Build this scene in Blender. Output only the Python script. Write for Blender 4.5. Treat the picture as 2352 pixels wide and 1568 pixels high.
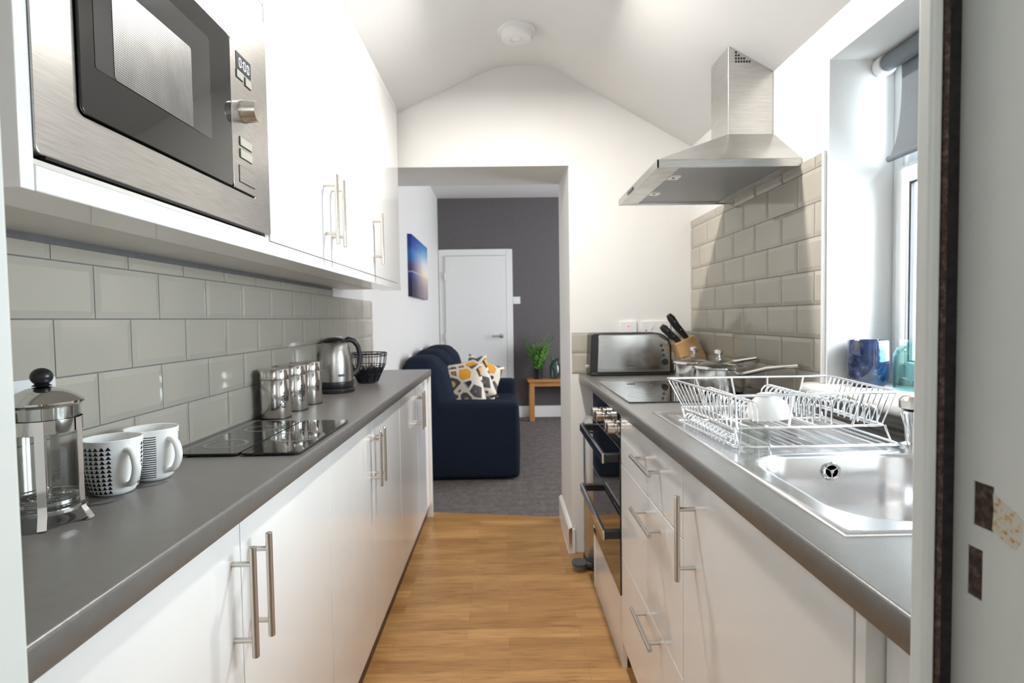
import bpy, math, random
from math import sin, cos, pi, radians as rad
from mathutils import Vector, Matrix
for o in list(bpy.data.objects):
    bpy.data.objects.remove(o)
S = bpy.context.scene
COL = S.collection
# ------------------------------------------------------------------ camera
CAM_H = 1.2
yaw, pit, rol = .0129, .0405, .0145
F = Vector((sin(yaw)*cos(pit), cos(yaw)*cos(pit), -sin(pit)))
R0 = Vector((cos(yaw), -sin(yaw), 0)); U0 = R0.cross(F)
R1 = R0*cos(rol)-U0*sin(rol); U1 = R0*sin(rol)+U0*cos(rol)
cd = bpy.data.cameras.new('camera'); cam = bpy.data.objects.new('camera', cd); COL.objects.link(cam)
m = Matrix.Identity(4)
for i in range(3):
    m[i][0] = R1[i]; m[i][1] = U1[i]; m[i][2] = -F[i]
m[2][3] = CAM_H
cam.matrix_world = m
cd.sensor_width = 36; cd.lens = 1298.4/2352*36; cd.clip_start = .02
cd.dof.use_dof = True; cd.dof.focus_distance = .95; cd.dof.aperture_fstop = 7.0
S.camera = cam
# ------------------------------------------------------------------ colour management, world, lights
S.view_settings.view_transform = 'Standard'; S.view_settings.look = 'None'
S.view_settings.exposure = 0.28; S.view_settings.gamma = 1; S.view_settings.use_curve_mapping = False
w = bpy.data.worlds.new('daylight'); S.world = w; w.use_nodes = True
bg = w.node_tree.nodes['Background']; bg.inputs[0].default_value = (.86, .93, 1, 1); bg.inputs[1].default_value = 3.2
try:
    S.cycles.max_bounces = 10; S.cycles.diffuse_bounces = 6; S.cycles.glossy_bounces = 5; S.cycles.transmission_bounces = 8
    S.cycles.caustics_reflective = False; S.cycles.caustics_refractive = False; S.cycles.sample_clamp_indirect = 6
    S.cycles.use_denoising = True
except Exception: pass
def area(name, loc, direction, sx, sy, power, color):
    l = bpy.data.lights.new(name, 'AREA'); l.shape = 'RECTANGLE'; l.size = sx; l.size_y = sy; l.energy = power; l.color = color
    o = bpy.data.objects.new(name, l); COL.objects.link(o); o.location = loc
    o.rotation_euler = Vector(direction).to_track_quat('-Z', 'Z').to_euler(); return o
area('kitchen_window_daylight', (1.50, 1.18, 1.50), (-1, 0, -.12), .95, 1.0, 66, (.82, .91, 1))
area('living_window_daylight', (2.75, 5.0, 1.45), (-1, 0, -.05), 2.0, 1.3, 62, (.95, .96, 1))
area('hall_daylight', (.15, -1.9, 1.9), (0, 1, -.12), 1.4, 1.2, 14, (.92, .97, 1))
pl = bpy.data.lights.new('ceiling_lamp_light', 'AREA'); pl.shape = 'DISK'; pl.size = .09; pl.energy = 25; pl.color = (1, .955, .89)
po = bpy.data.objects.new('ceiling_lamp_light', pl); COL.objects.link(po); po.location = (.10, 1.9, 2.335)

# ------------------------------------------------------------------ materials
def mat(name, col, rough=.5, metal=0, spec=.5, coat=0, trans=0, ior=1.45, emit=None, es=0, alpha=1):
    M = bpy.data.materials.new(name); M.use_nodes = True
    b = M.node_tree.nodes['Principled BSDF']
    b.inputs['Base Color'].default_value = (*col, 1); b.inputs['Roughness'].default_value = rough
    b.inputs['Metallic'].default_value = metal; b.inputs['Specular IOR Level'].default_value = spec
    b.inputs['Coat Weight'].default_value = coat; b.inputs['Transmission Weight'].default_value = trans; b.inputs['IOR'].default_value = ior
    if coat: b.inputs['Coat Roughness'].default_value = .04
    if emit: b.inputs['Emission Color'].default_value = (*emit, 1); b.inputs['Emission Strength'].default_value = es
    return M
def nodes(M): return M.node_tree.nodes, M.node_tree.links, M.node_tree.nodes['Principled BSDF']
def coords(M, scale=(1, 1, 1), rot=(0, 0, 0)):
    n, l, b = nodes(M); g = n.new('ShaderNodeNewGeometry'); mp = n.new('ShaderNodeMapping')
    mp.inputs['Scale'].default_value = scale; mp.inputs['Rotation'].default_value = rot
    l.new(g.outputs['Position'], mp.inputs['Vector']); return mp.outputs[0]
def ocoords(M, scale=(1, 1, 1), rot=(0, 0, 0), loc=(0, 0, 0)):
    n, l, b = nodes(M); g = n.new('ShaderNodeTexCoord'); mp = n.new('ShaderNodeMapping')
    mp.inputs['Scale'].default_value = scale; mp.inputs['Rotation'].default_value = rot; mp.inputs['Location'].default_value = loc
    l.new(g.outputs['Object'], mp.inputs['Vector']); return mp.outputs[0]
def noise(M, vec, scale, detail=3, rough=.5, dist=0):
    n, l, b = nodes(M); t = n.new('ShaderNodeTexNoise'); t.inputs['Scale'].default_value = scale
    t.inputs['Detail'].default_value = detail; t.inputs['Roughness'].default_value = rough; t.inputs['Distortion'].default_value = dist
    l.new(vec, t.inputs['Vector']); return t.outputs['Fac']
def ramp(M, fac, stops, interp='LINEAR'):
    n, l, b = nodes(M); r = n.new('ShaderNodeValToRGB'); e = r.color_ramp.elements; r.color_ramp.interpolation = interp
    while len(e) > 1: e.remove(e[-1])
    e[0].position = stops[0][0]; e[0].color = (*stops[0][1], 1)
    for p, c in stops[1:]:
        x = e.new(p); x.color = (*c, 1)
    l.new(fac, r.inputs['Fac']); return r.outputs['Color']
def bump(M, fac, strength=.1, dist=.001):
    n, l, b = nodes(M); t = n.new('ShaderNodeBump'); t.inputs['Strength'].default_value = strength; t.inputs['Distance'].default_value = dist
    l.new(fac, t.inputs['Height']); l.new(t.outputs[0], b.inputs['Normal'])
def setcol(M, out): M.node_tree.links.new(out, M.node_tree.nodes['Principled BSDF'].inputs['Base Color'])
def mix(M, fac, a, c, mode='MIX'):
    n, l, b = nodes(M); t = n.new('ShaderNodeMix'); t.data_type = 'RGBA'; t.blend_type = mode
    if isinstance(fac, float): t.inputs[0].default_value = fac
    else: l.new(fac, t.inputs[0])
    for i, v in ((6, a), (7, c)):
        if isinstance(v, tuple): t.inputs[i].default_value = (*v, 1)
        else: l.new(v, t.inputs[i])
    return t.outputs[2]
def varied(name, col, amt, scale, rough=.5, b=0, stretch=(1, 1, 1), **k):
    M = mat(name, col, rough, **k); f = noise(M, coords(M, stretch), scale, 4)
    setcol(M, ramp(M, f, [(.25, tuple(c*(1-amt) for c in col)), (.75, tuple(min(1, c*(1+amt)) for c in col))]))
    if b: bump(M, f, b)
    return M
WALL = varied('white_painted_plaster', (.735, .725, .71), .012, 9, .6, .04)
CEIL = varied('white_ceiling_paint', (.745, .738, .73), .012, 7, .7, .03)
GREYWALL = varied('dark_grey_wall_paint', (.118, .108, .112), .05, 14, .6, .03)
TRIMW = varied('white_gloss_paint', (.80, .80, .79), .015, 30, .3)
GLOSS = varied('white_gloss_laminate', (.85, .85, .845), .006, 3, .07, coat=.3)
CARC = varied('white_carcass_board', (.66, .64, .60), .01, 5, .25)
KICK = varied('brown_kickboard', (.09, .055, .04), .1, 9, .4)
TILE = varied('stone_glazed_tile', (.425, .396, .34), .035, 6, .10)
GROUT = varied('grey_grout', (.17, .165, .17), .12, 60, .8)
# worktop: charcoal laminate with a fine pale fleck
WTOP = mat('charcoal_worktop_laminate', (.13, .125, .12), .30, spec=.85)
f1 = noise(WTOP, coords(WTOP), 900, 2); f2 = noise(WTOP, coords(WTOP), 55, 3)
c1 = ramp(WTOP, f1, [(.3, (.108, .102, .096)), (.62, (.155, .148, .140)), (.78, (.27, .255, .235))])
setcol(WTOP, mix(WTOP, .35, c1, ramp(WTOP, f2, [(.3, (.12, .115, .11)), (.7, (.165, .158, .15))]))); bump(WTOP, f1, .28, .0006)
# wood laminate, planks running across the corridor
WOOD = mat('oak_laminate_floor', (.5, .3, .12), .30)
n, l, b = nodes(WOOD)
br = n.new('ShaderNodeTexBrick'); br.offset = .37; br.inputs['Scale'].default_value = 1; br.inputs['Brick Width'].default_value = .43
br.inputs['Row Height'].default_value = .065; br.inputs['Mortar Size'].default_value = .0006; br.inputs['Bias'].default_value = 0
br.inputs['Color1'].default_value = (.54, .315, .125, 1); br.inputs['Color2'].default_value = (.38, .205, .075, 1); br.inputs['Mortar'].default_value = (.30, .17, .07, 1)
l.new(coords(WOOD), br.inputs['Vector'])
g1 = noise(WOOD, coords(WOOD, (2.2, 26, 1)), 3.2, 6, .6, .6); g2 = noise(WOOD, coords(WOOD, (1.1, 5, 1)), 3, 3)
cw = mix(WOOD, .75, br.outputs['Color'], ramp(WOOD, g1, [(.30, (.50, .46, .40)), (.5, (.92, .9, .88)), (.72, (1, 1, 1))]), 'MULTIPLY')
setcol(WOOD, mix(WOOD, .5, cw, ramp(WOOD, g2, [(.3, (.62, .50, .40)), (.6, (1, 1, 1))]), 'MULTIPLY')); bump(WOOD, g1, .05)
CARPET = mat('grey_brown_carpet', (.12, .11, .105), .95, spec=.1)
f = noise(CARPET, coords(CARPET), 95, 5, .7); f2 = noise(CARPET, coords(CARPET), 16, 4, .7)
setcol(CARPET, mix(CARPET, .5, ramp(CARPET, f, [(.3, (.07, .062, .06)), (.7, (.30, .265, .255))]), ramp(CARPET, f2, [(.42, (.52, .48, .47)), (.62, (1, 1, 1))]), 'MULTIPLY')); bump(CARPET, f, .9, .01)
def brushed(name, col, rough, sx, amt=.12, bs=.05):
    M = mat(name, col, rough, 1); f = noise(M, coords(M, sx), 90, 3)
    setcol(M, ramp(M, f, [(.3, tuple(c*(1-amt) for c in col)), (.7, tuple(min(1, c*(1+amt)) for c in col))])); bump(M, f, bs, .0004)
    return M
STEEL = brushed('brushed_stainless_steel', (.56, .55, .53), .27, (1, .25, 7))
STEELH = brushed('brushed_hood_steel', (.60, .59, .57), .32, (.2, .2, 6))
SINKM = brushed('satin_sink_steel', (.70, .70, .71), .22, (6, .4, 6), .05, .02)
NICKEL = brushed('satin_nickel', (.62, .58, .53), .24, (8, 8, .4), .06)
CHROME = mat('chrome', (.80, .80, .80), .06, 1)
f = noise(CHROME, coords(CHROME), 5, 2); setcol(CHROME, ramp(CHROME, f, [(.3, (.76, .76, .77)), (.7, (.84, .84, .84))]))
BGLASS = varied('black_ceramic_glass', (.012, .012, .012), .2, 4, .035, coat=.5)
BPLAST = varied('black_plastic', (.018, .018, .02), .2, 20, .3)
DPLAST = varied('dark_grey_plastic', (.07, .07, .07), .2, 20, .4)
BLKMET = varied('black_coated_wire', (.012, .013, .02), .2, 20, .4)
WPLAST = varied('white_plastic', (.78, .78, .78), .01, 20, .25)
CERAM = varied('white_glazed_ceramic', (.82, .83, .82), .01, 20, .08, coat=.4)
INK = varied('black_glaze_print', (.008, .008, .018), .1, 20, .2)
NAVY = mat('navy_woven_fabric', (.010, .016, .030), .9, spec=.15)
f = noise(NAVY, coords(NAVY), 160, 4, .7); setcol(NAVY, ramp(NAVY, f, [(.3, (.007, .011, .021)), (.7, (.015, .024, .043))])); bump(NAVY, f, .5, .003)
OAK = varied('honey_oak', (.46, .22, .075), .16, 5, .4, stretch=(2, 12, 12))
BLOCKW = varied('pale_beech', (.58, .35, .17), .14, 22, .4, stretch=(1, 5, 1))
def glass(name, col=(1, 1, 1), rough=0, thin=True):
    M = bpy.data.materials.new(name); M.use_nodes = True; n = M.node_tree.nodes; l = M.node_tree.links; n.clear()
    o = n.new('ShaderNodeOutputMaterial'); gl = n.new('ShaderNodeBsdfGlossy'); tr = n.new('ShaderNodeBsdfTransparent'); fr = n.new('ShaderNodeLayerWeight'); mx = n.new('ShaderNodeMixShader')
    no = n.new('ShaderNodeTexNoise'); no.inputs['Scale'].default_value = 3
    rr = n.new('ShaderNodeMapRange'); rr.inputs[3].default_value = rough; rr.inputs[4].default_value = rough+.015; l.new(no.outputs['Fac'], rr.inputs[0]); l.new(rr.outputs[0], gl.inputs['Roughness'])
    fr.inputs[0].default_value = .5; pw = n.new('ShaderNodeMath'); pw.operation = 'POWER'; pw.inputs[1].default_value = 3.5; l.new(fr.outputs['Facing'], pw.inputs[0]); ma = n.new('ShaderNodeMath'); ma.operation = 'MULTIPLY_ADD'; ma.inputs[1].default_value = .7; ma.inputs[2].default_value = .07; l.new(pw.outputs[0], ma.inputs[0]); tr.inputs[0].default_value = (*col, 1)
    l.new(ma.outputs[0], mx.inputs[0]); l.new(tr.outputs[0], mx.inputs[1]); l.new(gl.outputs[0], mx.inputs[2]); l.new(mx.outputs[0], o.inputs[0])
    return M
GLASS = glass('clear_glass', (.93, .94, .93)); PANE = glass('window_glass', (.97, .99, .98)); TEAL = glass('turquoise_glass', (.80, .97, .96)); GREENG = glass('grey_green_glass', (.66, .76, .74))
LIDG = glass('smoked_lid_glass', (.72, .72, .70))
BLIND = varied('slate_grey_blind_fabric', (.17, .19, .21), .04, 60, .8)
LED = mat('white_led_segment', (.9, .9, 1), .4, emit=(.75, .8, 1), es=1.3); noise(LED, coords(LED), 5)
NEON = mat('red_neon_lamp', (.8, .1, .12), .4, emit=(1, .05, .08), es=2.2)
BLUEPOT = mat('dark_blue_glaze', (.02, .035, .10), .06, coat=.6)
f = noise(BLUEPOT, coords(BLUEPOT, (1, 1, 1)), 26, 3, .6, 1.5); setcol(BLUEPOT, ramp(BLUEPOT, f, [(.35, (.006, .009, .03)), (.6, (.015, .03, .10)), (.78, (.07, .15, .26))]))
LEAF = varied('green_leaf', (.10, .24, .04), .5, 18, .5)
RUST = mat('bare_worn_timber', (.07, .04, .03), .85)
f = noise(RUST, coords(RUST), 130, 6, .7); setcol(RUST, ramp(RUST, f, [(.3, (.018, .010, .008)), (.5, (.08, .05, .04)), (.7, (.22, .16, .13)), (.85, (.42, .36, .30))])); bump(RUST, f, .8, .004)
SEAL = varied('dark_bristle_seal', (.02, .018, .018), .6, 120, .9, .5)
JAMB = mat('aged_white_paint', (.60, .62, .60), .45)
f = noise(JAMB, coords(JAMB), 26, 5, .65); f2 = noise(JAMB, coords(JAMB, (1, 1, .25)), 12, 4)
setcol(JAMB, mix(JAMB, .8, ramp(JAMB, f, [(.20, (.40, .40, .37)), (.30, (.70, .72, .70)), (1, (.74, .76, .74))]), ramp(JAMB, f2, [(.3, (.93, .94, .92)), (.7, (1, 1, 1))]), 'MULTIPLY')); bump(JAMB, f2, .15)
CHIP = mat('chipped_paint_layers', (.6, .5, .35), .7)
f = noise(CHIP, coords(CHIP), 160, 5, .7); setcol(CHIP, ramp(CHIP, f, [(.35, (.16, .10, .06)), (.42, (.60, .38, .13)), (.5, (.66, .64, .56)), (.8, (.50, .56, .55))])); bump(CHIP, f, .5, .002)
# ------------------------------------------------------------------ mesh builder
class MB:
    def __init__(s): s.v = []; s.f = []; s.m = []
    def add(s, vs, fs, mi=0):
        k = len(s.v); s.v += [tuple(p) for p in vs]; s.f += [tuple(i+k for i in q) for q in fs]; s.m += [mi]*len(fs); return s
    def box(s, x0, x1, y0, y1, z0, z1, mi=0):
        if x0 > x1: x0, x1 = x1, x0
        if y0 > y1: y0, y1 = y1, y0
        if z0 > z1: z0, z1 = z1, z0
        return s.hexa([(x0, y0, z0), (x1, y0, z0), (x1, y1, z0), (x0, y1, z0), (x0, y0, z1), (x1, y0, z1), (x1, y1, z1), (x0, y1, z1)], mi)
    def hexa(s, p, mi=0):
        return s.add(p, [(3, 2, 1, 0), (4, 5, 6, 7), (0, 1, 5, 4), (1, 2, 6, 5), (2, 3, 7, 6), (3, 0, 4, 7)], mi)
    def prism(s, poly, axis, a, b, mi=0):
        # poly: list of 2D points in the two remaining axes (order xyz), extruded along axis from a to b
        def P(q, t):
            if axis == 'x': return (t, q[0], q[1])
            if axis == 'y': return (q[0], t, q[1])
            return (q[0], q[1], t)
        n = len(poly); vs = [P(q, a) for q in poly]+[P(q, b) for q in poly]
        return s.add(vs, [tuple(range(n-1, -1, -1)), tuple(range(n, 2*n))]+[(i, (i+1) % n, n+(i+1) % n, n+i) for i in range(n)], mi)
    def tube(s, pts, r, seg=10, closed=False, mi=0, radii=None, cap=True):
        P = [Vector(p) for p in pts]; n = len(P); rings = []
        up = None
        for i, p in enumerate(P):
            if closed: t = (P[(i+1) % n]-P[i-1])
            else: t = (P[min(i+1, n-1)]-P[max(i-1, 0)])
            t.normalize()
            if up is None:
                up = Vector((0, 0, 1)) if abs(t.z) < .9 else Vector((1, 0, 0))
            a = up-t*up.dot(t)
            if a.length < 1e-4: a = Vector((1, 0, 0))-t*t.x
            a.normalize(); up = a; c = t.cross(a); rr = radii[i] if radii else r
            rings.append([p+(a*cos(2*pi*k/seg)+c*sin(2*pi*k/seg))*rr for k in range(seg)])
        vs = [q for g in rings for q in g]; fs = []
        for i in range(n if closed else n-1):
            j = (i+1) % n
            for k in range(seg): fs.append((i*seg+k, i*seg+(k+1) % seg, j*seg+(k+1) % seg, j*seg+k))
        if not closed and cap: fs += [tuple(range(seg-1, -1, -1)), tuple((n-1)*seg+k for k in range(seg))]
        return s.add(vs, fs, mi)
    def rod(s, a, b, r, seg=12, mi=0, r2=None): return s.tube([a, b], r, seg, mi=mi, radii=[r, r2 if r2 is not None else r])
    def lathe(s, prof, c=(0, 0, 0), seg=40, mi=0, axis='z', closed=False, sc=(1, 1)):
        vs = []; n = len(prof)
        for (r, h) in prof:
            for k in range(seg):
                a = 2*pi*k/seg; x, y = r*cos(a)*sc[0], r*sin(a)*sc[1]
                if axis == 'z': vs.append((c[0]+x, c[1]+y, c[2]+h))
                elif axis == 'x': vs.append((c[0]+h, c[1]+x, c[2]+y))
                else: vs.append((c[0]+y, c[1]+h, c[2]+x))
        fs = []
        for i in range(n if closed else n-1):
            j = (i+1) % n
            for k in range(seg): fs.append((i*seg+k, i*seg+(k+1) % seg, j*seg+(k+1) % seg, j*seg+k))
        if not closed:
            if prof[0][0] > 1e-6: fs.append(tuple(range(seg-1, -1, -1)))
            if prof[-1][0] > 1e-6: fs.append(tuple((n-1)*seg+k for k in range(seg)))
        return s.add(vs, fs, mi)
    def sphere(s, c, r, seg=20, mi=0, sz=1):
        return s.lathe([(max(1e-6, r*sin(pi*i/12)), -r*sz*cos(pi*i/12)) for i in range(13)], c, seg, mi)
def wloc(o):
    v = Vector((0, 0, 0))
    while o is not None: v += o.location; o = o.parent
    return v
def obj(name, mb, mats, parent=None, bevel=0, smooth=None, loc=None, sub=0):
    if not isinstance(mats, (list, tuple)): mats = [mats]
    vs = mb.v
    if parent is not None: base = wloc(parent); own = Vector((0, 0, 0))
    elif loc is not None: base = Vector(loc); own = base
    else:
        xs = [p[0] for p in vs]; ys = [p[1] for p in vs]; zs = [p[2] for p in vs]
        base = own = Vector(((min(xs)+max(xs))/2, (min(ys)+max(ys))/2, min(zs)))
    me = bpy.data.meshes.new(name); me.from_pydata([(p[0]-base[0], p[1]-base[1], p[2]-base[2]) for p in vs], [], mb.f)
    for M in mats: me.materials.append(M)
    me.polygons.foreach_set('material_index', mb.m); me.update()
    o = bpy.data.objects.new(name, me); COL.objects.link(o); o.location = own
    if parent is not None: o.parent = parent
    import bmesh
    bm = bmesh.new(); bm.from_mesh(me); bmesh.ops.recalc_face_normals(bm, faces=bm.faces); 
    bmesh.ops.remove_doubles(bm, verts=bm.verts, dist=1e-6)
    bm.to_mesh(me); bm.free()
    if smooth is None: smooth = 40
    if smooth:
        me.polygons.foreach_set('use_smooth', [True]*len(me.polygons))
        me.set_sharp_from_angle(angle=rad(smooth))
    if bevel:
        b = o.modifiers.new('edge', 'BEVEL'); b.width = bevel; b.segments = 3; b.limit_method = 'ANGLE'; b.angle_limit = rad(40); b.harden_normals = False
    if sub:
        b = o.modifiers.new('round', 'SUBSURF'); b.levels = sub; b.render_levels = sub
    return o
def tag(o, label, cat, group=None):
    o['label'] = label; o['category'] = cat
    if group: o['group'] = group
    return o
def thing(name, label, cat, loc, group=None):
    o = bpy.data.objects.new(name, None); COL.objects.link(o); o.location = loc; o.empty_display_size = .05
    return tag(o, label, cat, group)
def struct(name, mb, mats, parent=None, **k):
    o = obj(name, mb, mats, parent, **k)
    if parent is None: o['kind'] = 'structure'
    return o
def dup(root, loc, label, group=None):
    r = root.copy(); COL.objects.link(r); r.location = loc; r['label'] = label
    if group: r['group'] = group
    def kids(a, b):
        for ch in list(a.children):
            c = ch.copy(); COL.objects.link(c); c.parent = b; kids(ch, c)
    kids(root, r); return r
def text(name, s, size, loc, rotm, M, parent, extrude=.0002):
    c = bpy.data.curves.new(name, 'FONT'); c.body = s; c.size = size; c.extrude = extrude; c.align_x = 'CENTER'; c.align_y = 'CENTER'; c.resolution_u = 3
    t = bpy.data.objects.new(name+'_src', c); me = bpy.data.meshes.new_from_object(t); bpy.data.objects.remove(t)
    me.name = name; me.materials.clear(); me.materials.append(M); o = bpy.data.objects.new(name, me); COL.objects.link(o); o.parent = parent
    lm = rotm.to_4x4(); lm.translation = Vector(loc)-wloc(parent); o.matrix_local = lm; return o
def rrect(x0, x1, y0, y1, r, n=6):
    out = []
    for cx, cy, a0 in ((x1-r, y1-r, 0), (x0+r, y1-r, 90), (x0+r, y0+r, 180), (x1-r, y0+r, 270)):
        for i in range(n+1):
            a = rad(a0+90*i/n); out.append((cx+r*cos(a), cy+r*sin(a)))
    return out
# ------------------------------------------------------------------ key planes
XL, XR = -.785, .947           # kitchen side walls
YN0, YN1 = .41, .47            # wall with the doorway we look through
YF0, YF1 = 2.846, 3.36         # thick wall before the living room
YB = 6.85; XLR = 2.9; ZLR = 2.65
WZ = .90                       # left worktop height
WR0 = .918                     # right worktop height
OX = .330                      # right jamb of the far opening
# ------------------------------------------------------------------ SETTING
struct('floor', MB().add([(-.95, -2.2, 0), (1.15, -2.2, 0), (1.15, 3.36, 0), (.947, YF1, 0), (.33, YF1, 0), (-.46, 3.49, 0), (-.95, 3.5, 0)], [(0, 1, 2, 3, 4, 5, 6)]), WOOD)
struct('floor', MB().add([(-.95, 3.5, 0), (-.46, 3.49, 0), (.33, YF1, 0), (3.1, YF1, 0), (3.1, 7.0, 0), (-.95, 7.0, 0)], [(0, 1, 2, 3, 4, 5)]), CARPET)
struct('wall_left', MB().box(-.95, XL, YN1-.09, 7.0, 0, 2.75), WALL)
# right kitchen wall with window opening
WY0, WY1, WZ0, WZ1, WXI = .66, 1.645, .985, 1.93, 1.135
XO = 1.25
mb = MB(); mb.box(XR, XO, YN0, WY0, 0, 2.75); mb.box(XR, XO, WY1, YF1, 0, 2.75); mb.box(XR, XO, WY0, WY1, 0, WZ0-.04); mb.box(XR, XO, WY0, WY1, WZ1, 2.75)
struct('wall_right', mb, WALL)
# near wall with doorway (mostly beside the view)
mb = MB(); mb.box(-.95, -.43, YN0, YN1, 0, 2.75); mb.box(.41, XO, YN0, YN1, 0, 2.75); mb.box(-.43, .41, YN0, YN1, 2.06, 2.75)
struct('wall_front', mb, WALL)
# far wall: gable-shaped over the thick opening
mb = MB(); mb.box(OX, XO, YF0, YF1, 0, 2.75)
mb.hexa([(XL-.02, YF0, 1.957), (OX, YF0, 1.957), (OX, YF1, 1.985), (XL-.02, YF1, 1.985), (XL-.02, YF0, 2.75), (OX, YF0, 2.75), (OX, YF1, 2.75), (XL-.02, YF1, 2.75)])
struct('wall_back', mb, WALL)
# vaulted kitchen ceiling profile
prof = [(-.80, 2.087), (-.51, 2.222), (-.10, 2.409), (-.03, 2.436), (.05, 2.449), (.17, 2.449), (.25, 2.432), (.32, 2.396), (.947, 2.043), (.97, 2.03)]
poly = prof+[(.97, 2.75), (-.80, 2.75)]
struct('ceiling', MB().prism([(x, z) for x, z in poly], 'y', YN1-.02, YF0+.01), CEIL, smooth=60)
# hall behind the camera
mb = MB(); mb.box(-1.0, -.95, -2.2, YN1, 0, 2.5); mb.box(1.15, 1.2, -2.2, YN0, 0, 2.5); mb.box(-1, 1.2, -2.25, -2.2, 0, 2.5)
struct('wall_hall', mb, WALL)
struct('ceiling', MB().box(-1, 1.2, -2.25, YN0, 2.5, 2.55), CEIL)
# living room shell
struct('wall_living_back', MB().box(-.95, 3.1, YB, YB+.12, 0, 2.75), GREYWALL)
mb = MB(); mb.box(XLR, XLR+.15, YF1, YB, 0, .75); mb.box(XLR, XLR+.15, YF1, YB, 2.15, 2.75); mb.box(XLR, XLR+.15, YF1, 3.95, .75, 2.15); mb.box(XLR, XLR+.15, 6.05, YB, .75, 2.15)
struct('wall_living_right', mb, WALL)
struct('wall_living_front', MB().box(XO-.02, 3.1, YF1-.12, YF1, 0, 2.75), WALL)
struct('ceiling', MB().box(-.95, 3.1, YF1-.01, 7.0, ZLR, ZLR+.1), CEIL)
mb = MB()
for a in (3.95, 4.95, 6.0): mb.box(XLR+.05, XLR+.10, a, a+.05, .75, 2.15)
mb.box(XLR+.05, XLR+.10, 3.95, 6.05, .75, .80); mb.box(XLR+.05, XLR+.10, 3.95, 6.05, 2.10, 2.15)
lw = struct('window_2', mb, WPLAST); struct('window_pane', MB().box(XLR+.07, XLR+.076, 4.0, 6.0, .80, 2.10), PANE, lw)
mb = MB().prism([(YB-.018, 0), (YB, 0), (YB, .135), (YB-.010, .135), (YB-.018, .12)], 'x', .125, XLR)
struct('baseboard_back', mb, TRIMW)
# skirting on the right jamb of the opening, wrapping onto the kitchen side
mb = MB().box(OX-.018, OX, YF0-.018, YF1, 0, .125); mb.box(OX-.018, .345, YF0-.018, YF0, 0, .125)
mb.prism([(OX-.018, .125), (OX, .125), (OX, .137), (OX-.008, .137)], 'y', YF0-.018, YF1)
struct('baseboard_opening', mb, TRIMW, bevel=.002)
# ---- living room door on the back wall
DX0, DX1 = -.705, .030; DH = 1.955
mb = MB(); mb.box(DX0-.075, DX0, YB-.025, YB, 0, 2.035); mb.box(DX1, DX1+.075, YB-.025, YB, 0, 2.035); mb.box(DX0, DX1, YB-.025, YB, DH+.005, 2.035)
struct('trim_1', mb, TRIMW, bevel=.004)
dr = struct('door_1', MB().box(DX0+.003, DX1-.003, YB-.045, YB-.005, .01, DH), TRIMW, bevel=.002)
hm = MB().lathe([(.025, 0), (.025, -.008), (.012, -.01), (.009, -.05)], (-.035, YB-.045, .995), 20, axis='y'); hm.tube([(-.035, YB-.095, .995), (-.05, YB-.097, .995), (-.15, YB-.097, .995)], .009, 10)
struct('door_handle', hm, NICKEL, dr)
for z in (.99, 1.72): struct('hinge', MB().rod((DX0, YB-.048, z-.045), (DX0, YB-.048, z+.045), .005), NICKEL, dr)

# ------------------------------------------------------------------ kitchen window
xi = WXI
mb = MB()
def ring(mb, x0, x1, y0, y1, z0, z1, w_, mi=0):
    mb.box(x0, x1, y0, y0+w_, z0, z1, mi); mb.box(x0, x1, y1-w_, y1, z0, z1, mi); mb.box(x0, x1, y0+w_, y1-w_, z0, z0+w_, mi); mb.box(x0, x1, y0+w_, y1-w_, z1-w_, z1, mi)
ring(mb, xi, xi+.06, WY0, WY1, WZ0, WZ1-.0, .045)
mb.box(xi, xi+.06, WY0+.045, WY1-.045, 1.60, 1.65)
wn = struct('window_1', mb, WPLAST, bevel=.004)
mb = MB(); ring(mb, xi-.012, xi+.03, WY0+.03, 1.15, WZ0+.03, 1.61, .048); ring(mb, xi-.012, xi+.03, 1.155, WY1-.03, WZ0+.03, 1.61, .048)
struct('casement', mb, WPLAST, wn, bevel=.004)
mb = MB(); ring(mb, xi-.006, xi+.004, WY0+.076, 1.104, WZ0+.076, 1.564, .007); ring(mb, xi-.006, xi+.004, 1.201, WY1-.076, WZ0+.076, 1.564, .007)
struct('glazing_gasket', mb, BPLAST, wn)
mb = MB().box(xi, xi+.004, WY0+.08, 1.10, WZ0+.08, 1.56); mb.box(xi, xi+.004, 1.205, WY1-.08, WZ0+.08, 1.56); mb.box(xi+.02, xi+.024, WY0+.046, WY1-.046, 1.651, 1.884); struct('window_pane', mb, PANE, wn)
# sill board with rounded nose
sp = [(xi, .955)]+[(.915+.02*cos(rad(a)), .975+.02*sin(rad(a))) for a in (-90, -120, -150, -180, -210, -240, -270)]+[(xi, .995)]
struct('trim_2', MB().prism(sp, 'y', WY0+.001, WY1-.001).prism([(x, z) for x, z in [(.947, .955)]+sp[1:-1]+[(.947, .995)]], 'y', WY1-.001, 1.70), TRIMW)
# ---- door frame we look through
mb = MB()
mb.box(.343, .3530, .4535, .470, 0, 2.03); mb.box(.3530, .41, .464, .470, 0, 2.03)
struct('trim_3', mb, JAMB, bevel=.003)
mb = MB().box(.3532, .3570, .453, .4638, 0, 2.03); struct('trim_5', mb, RUST)
struct('trim_6', MB().box(.3572, .3722, .457, .4638, 0, 2.03), SEAL)
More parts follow.
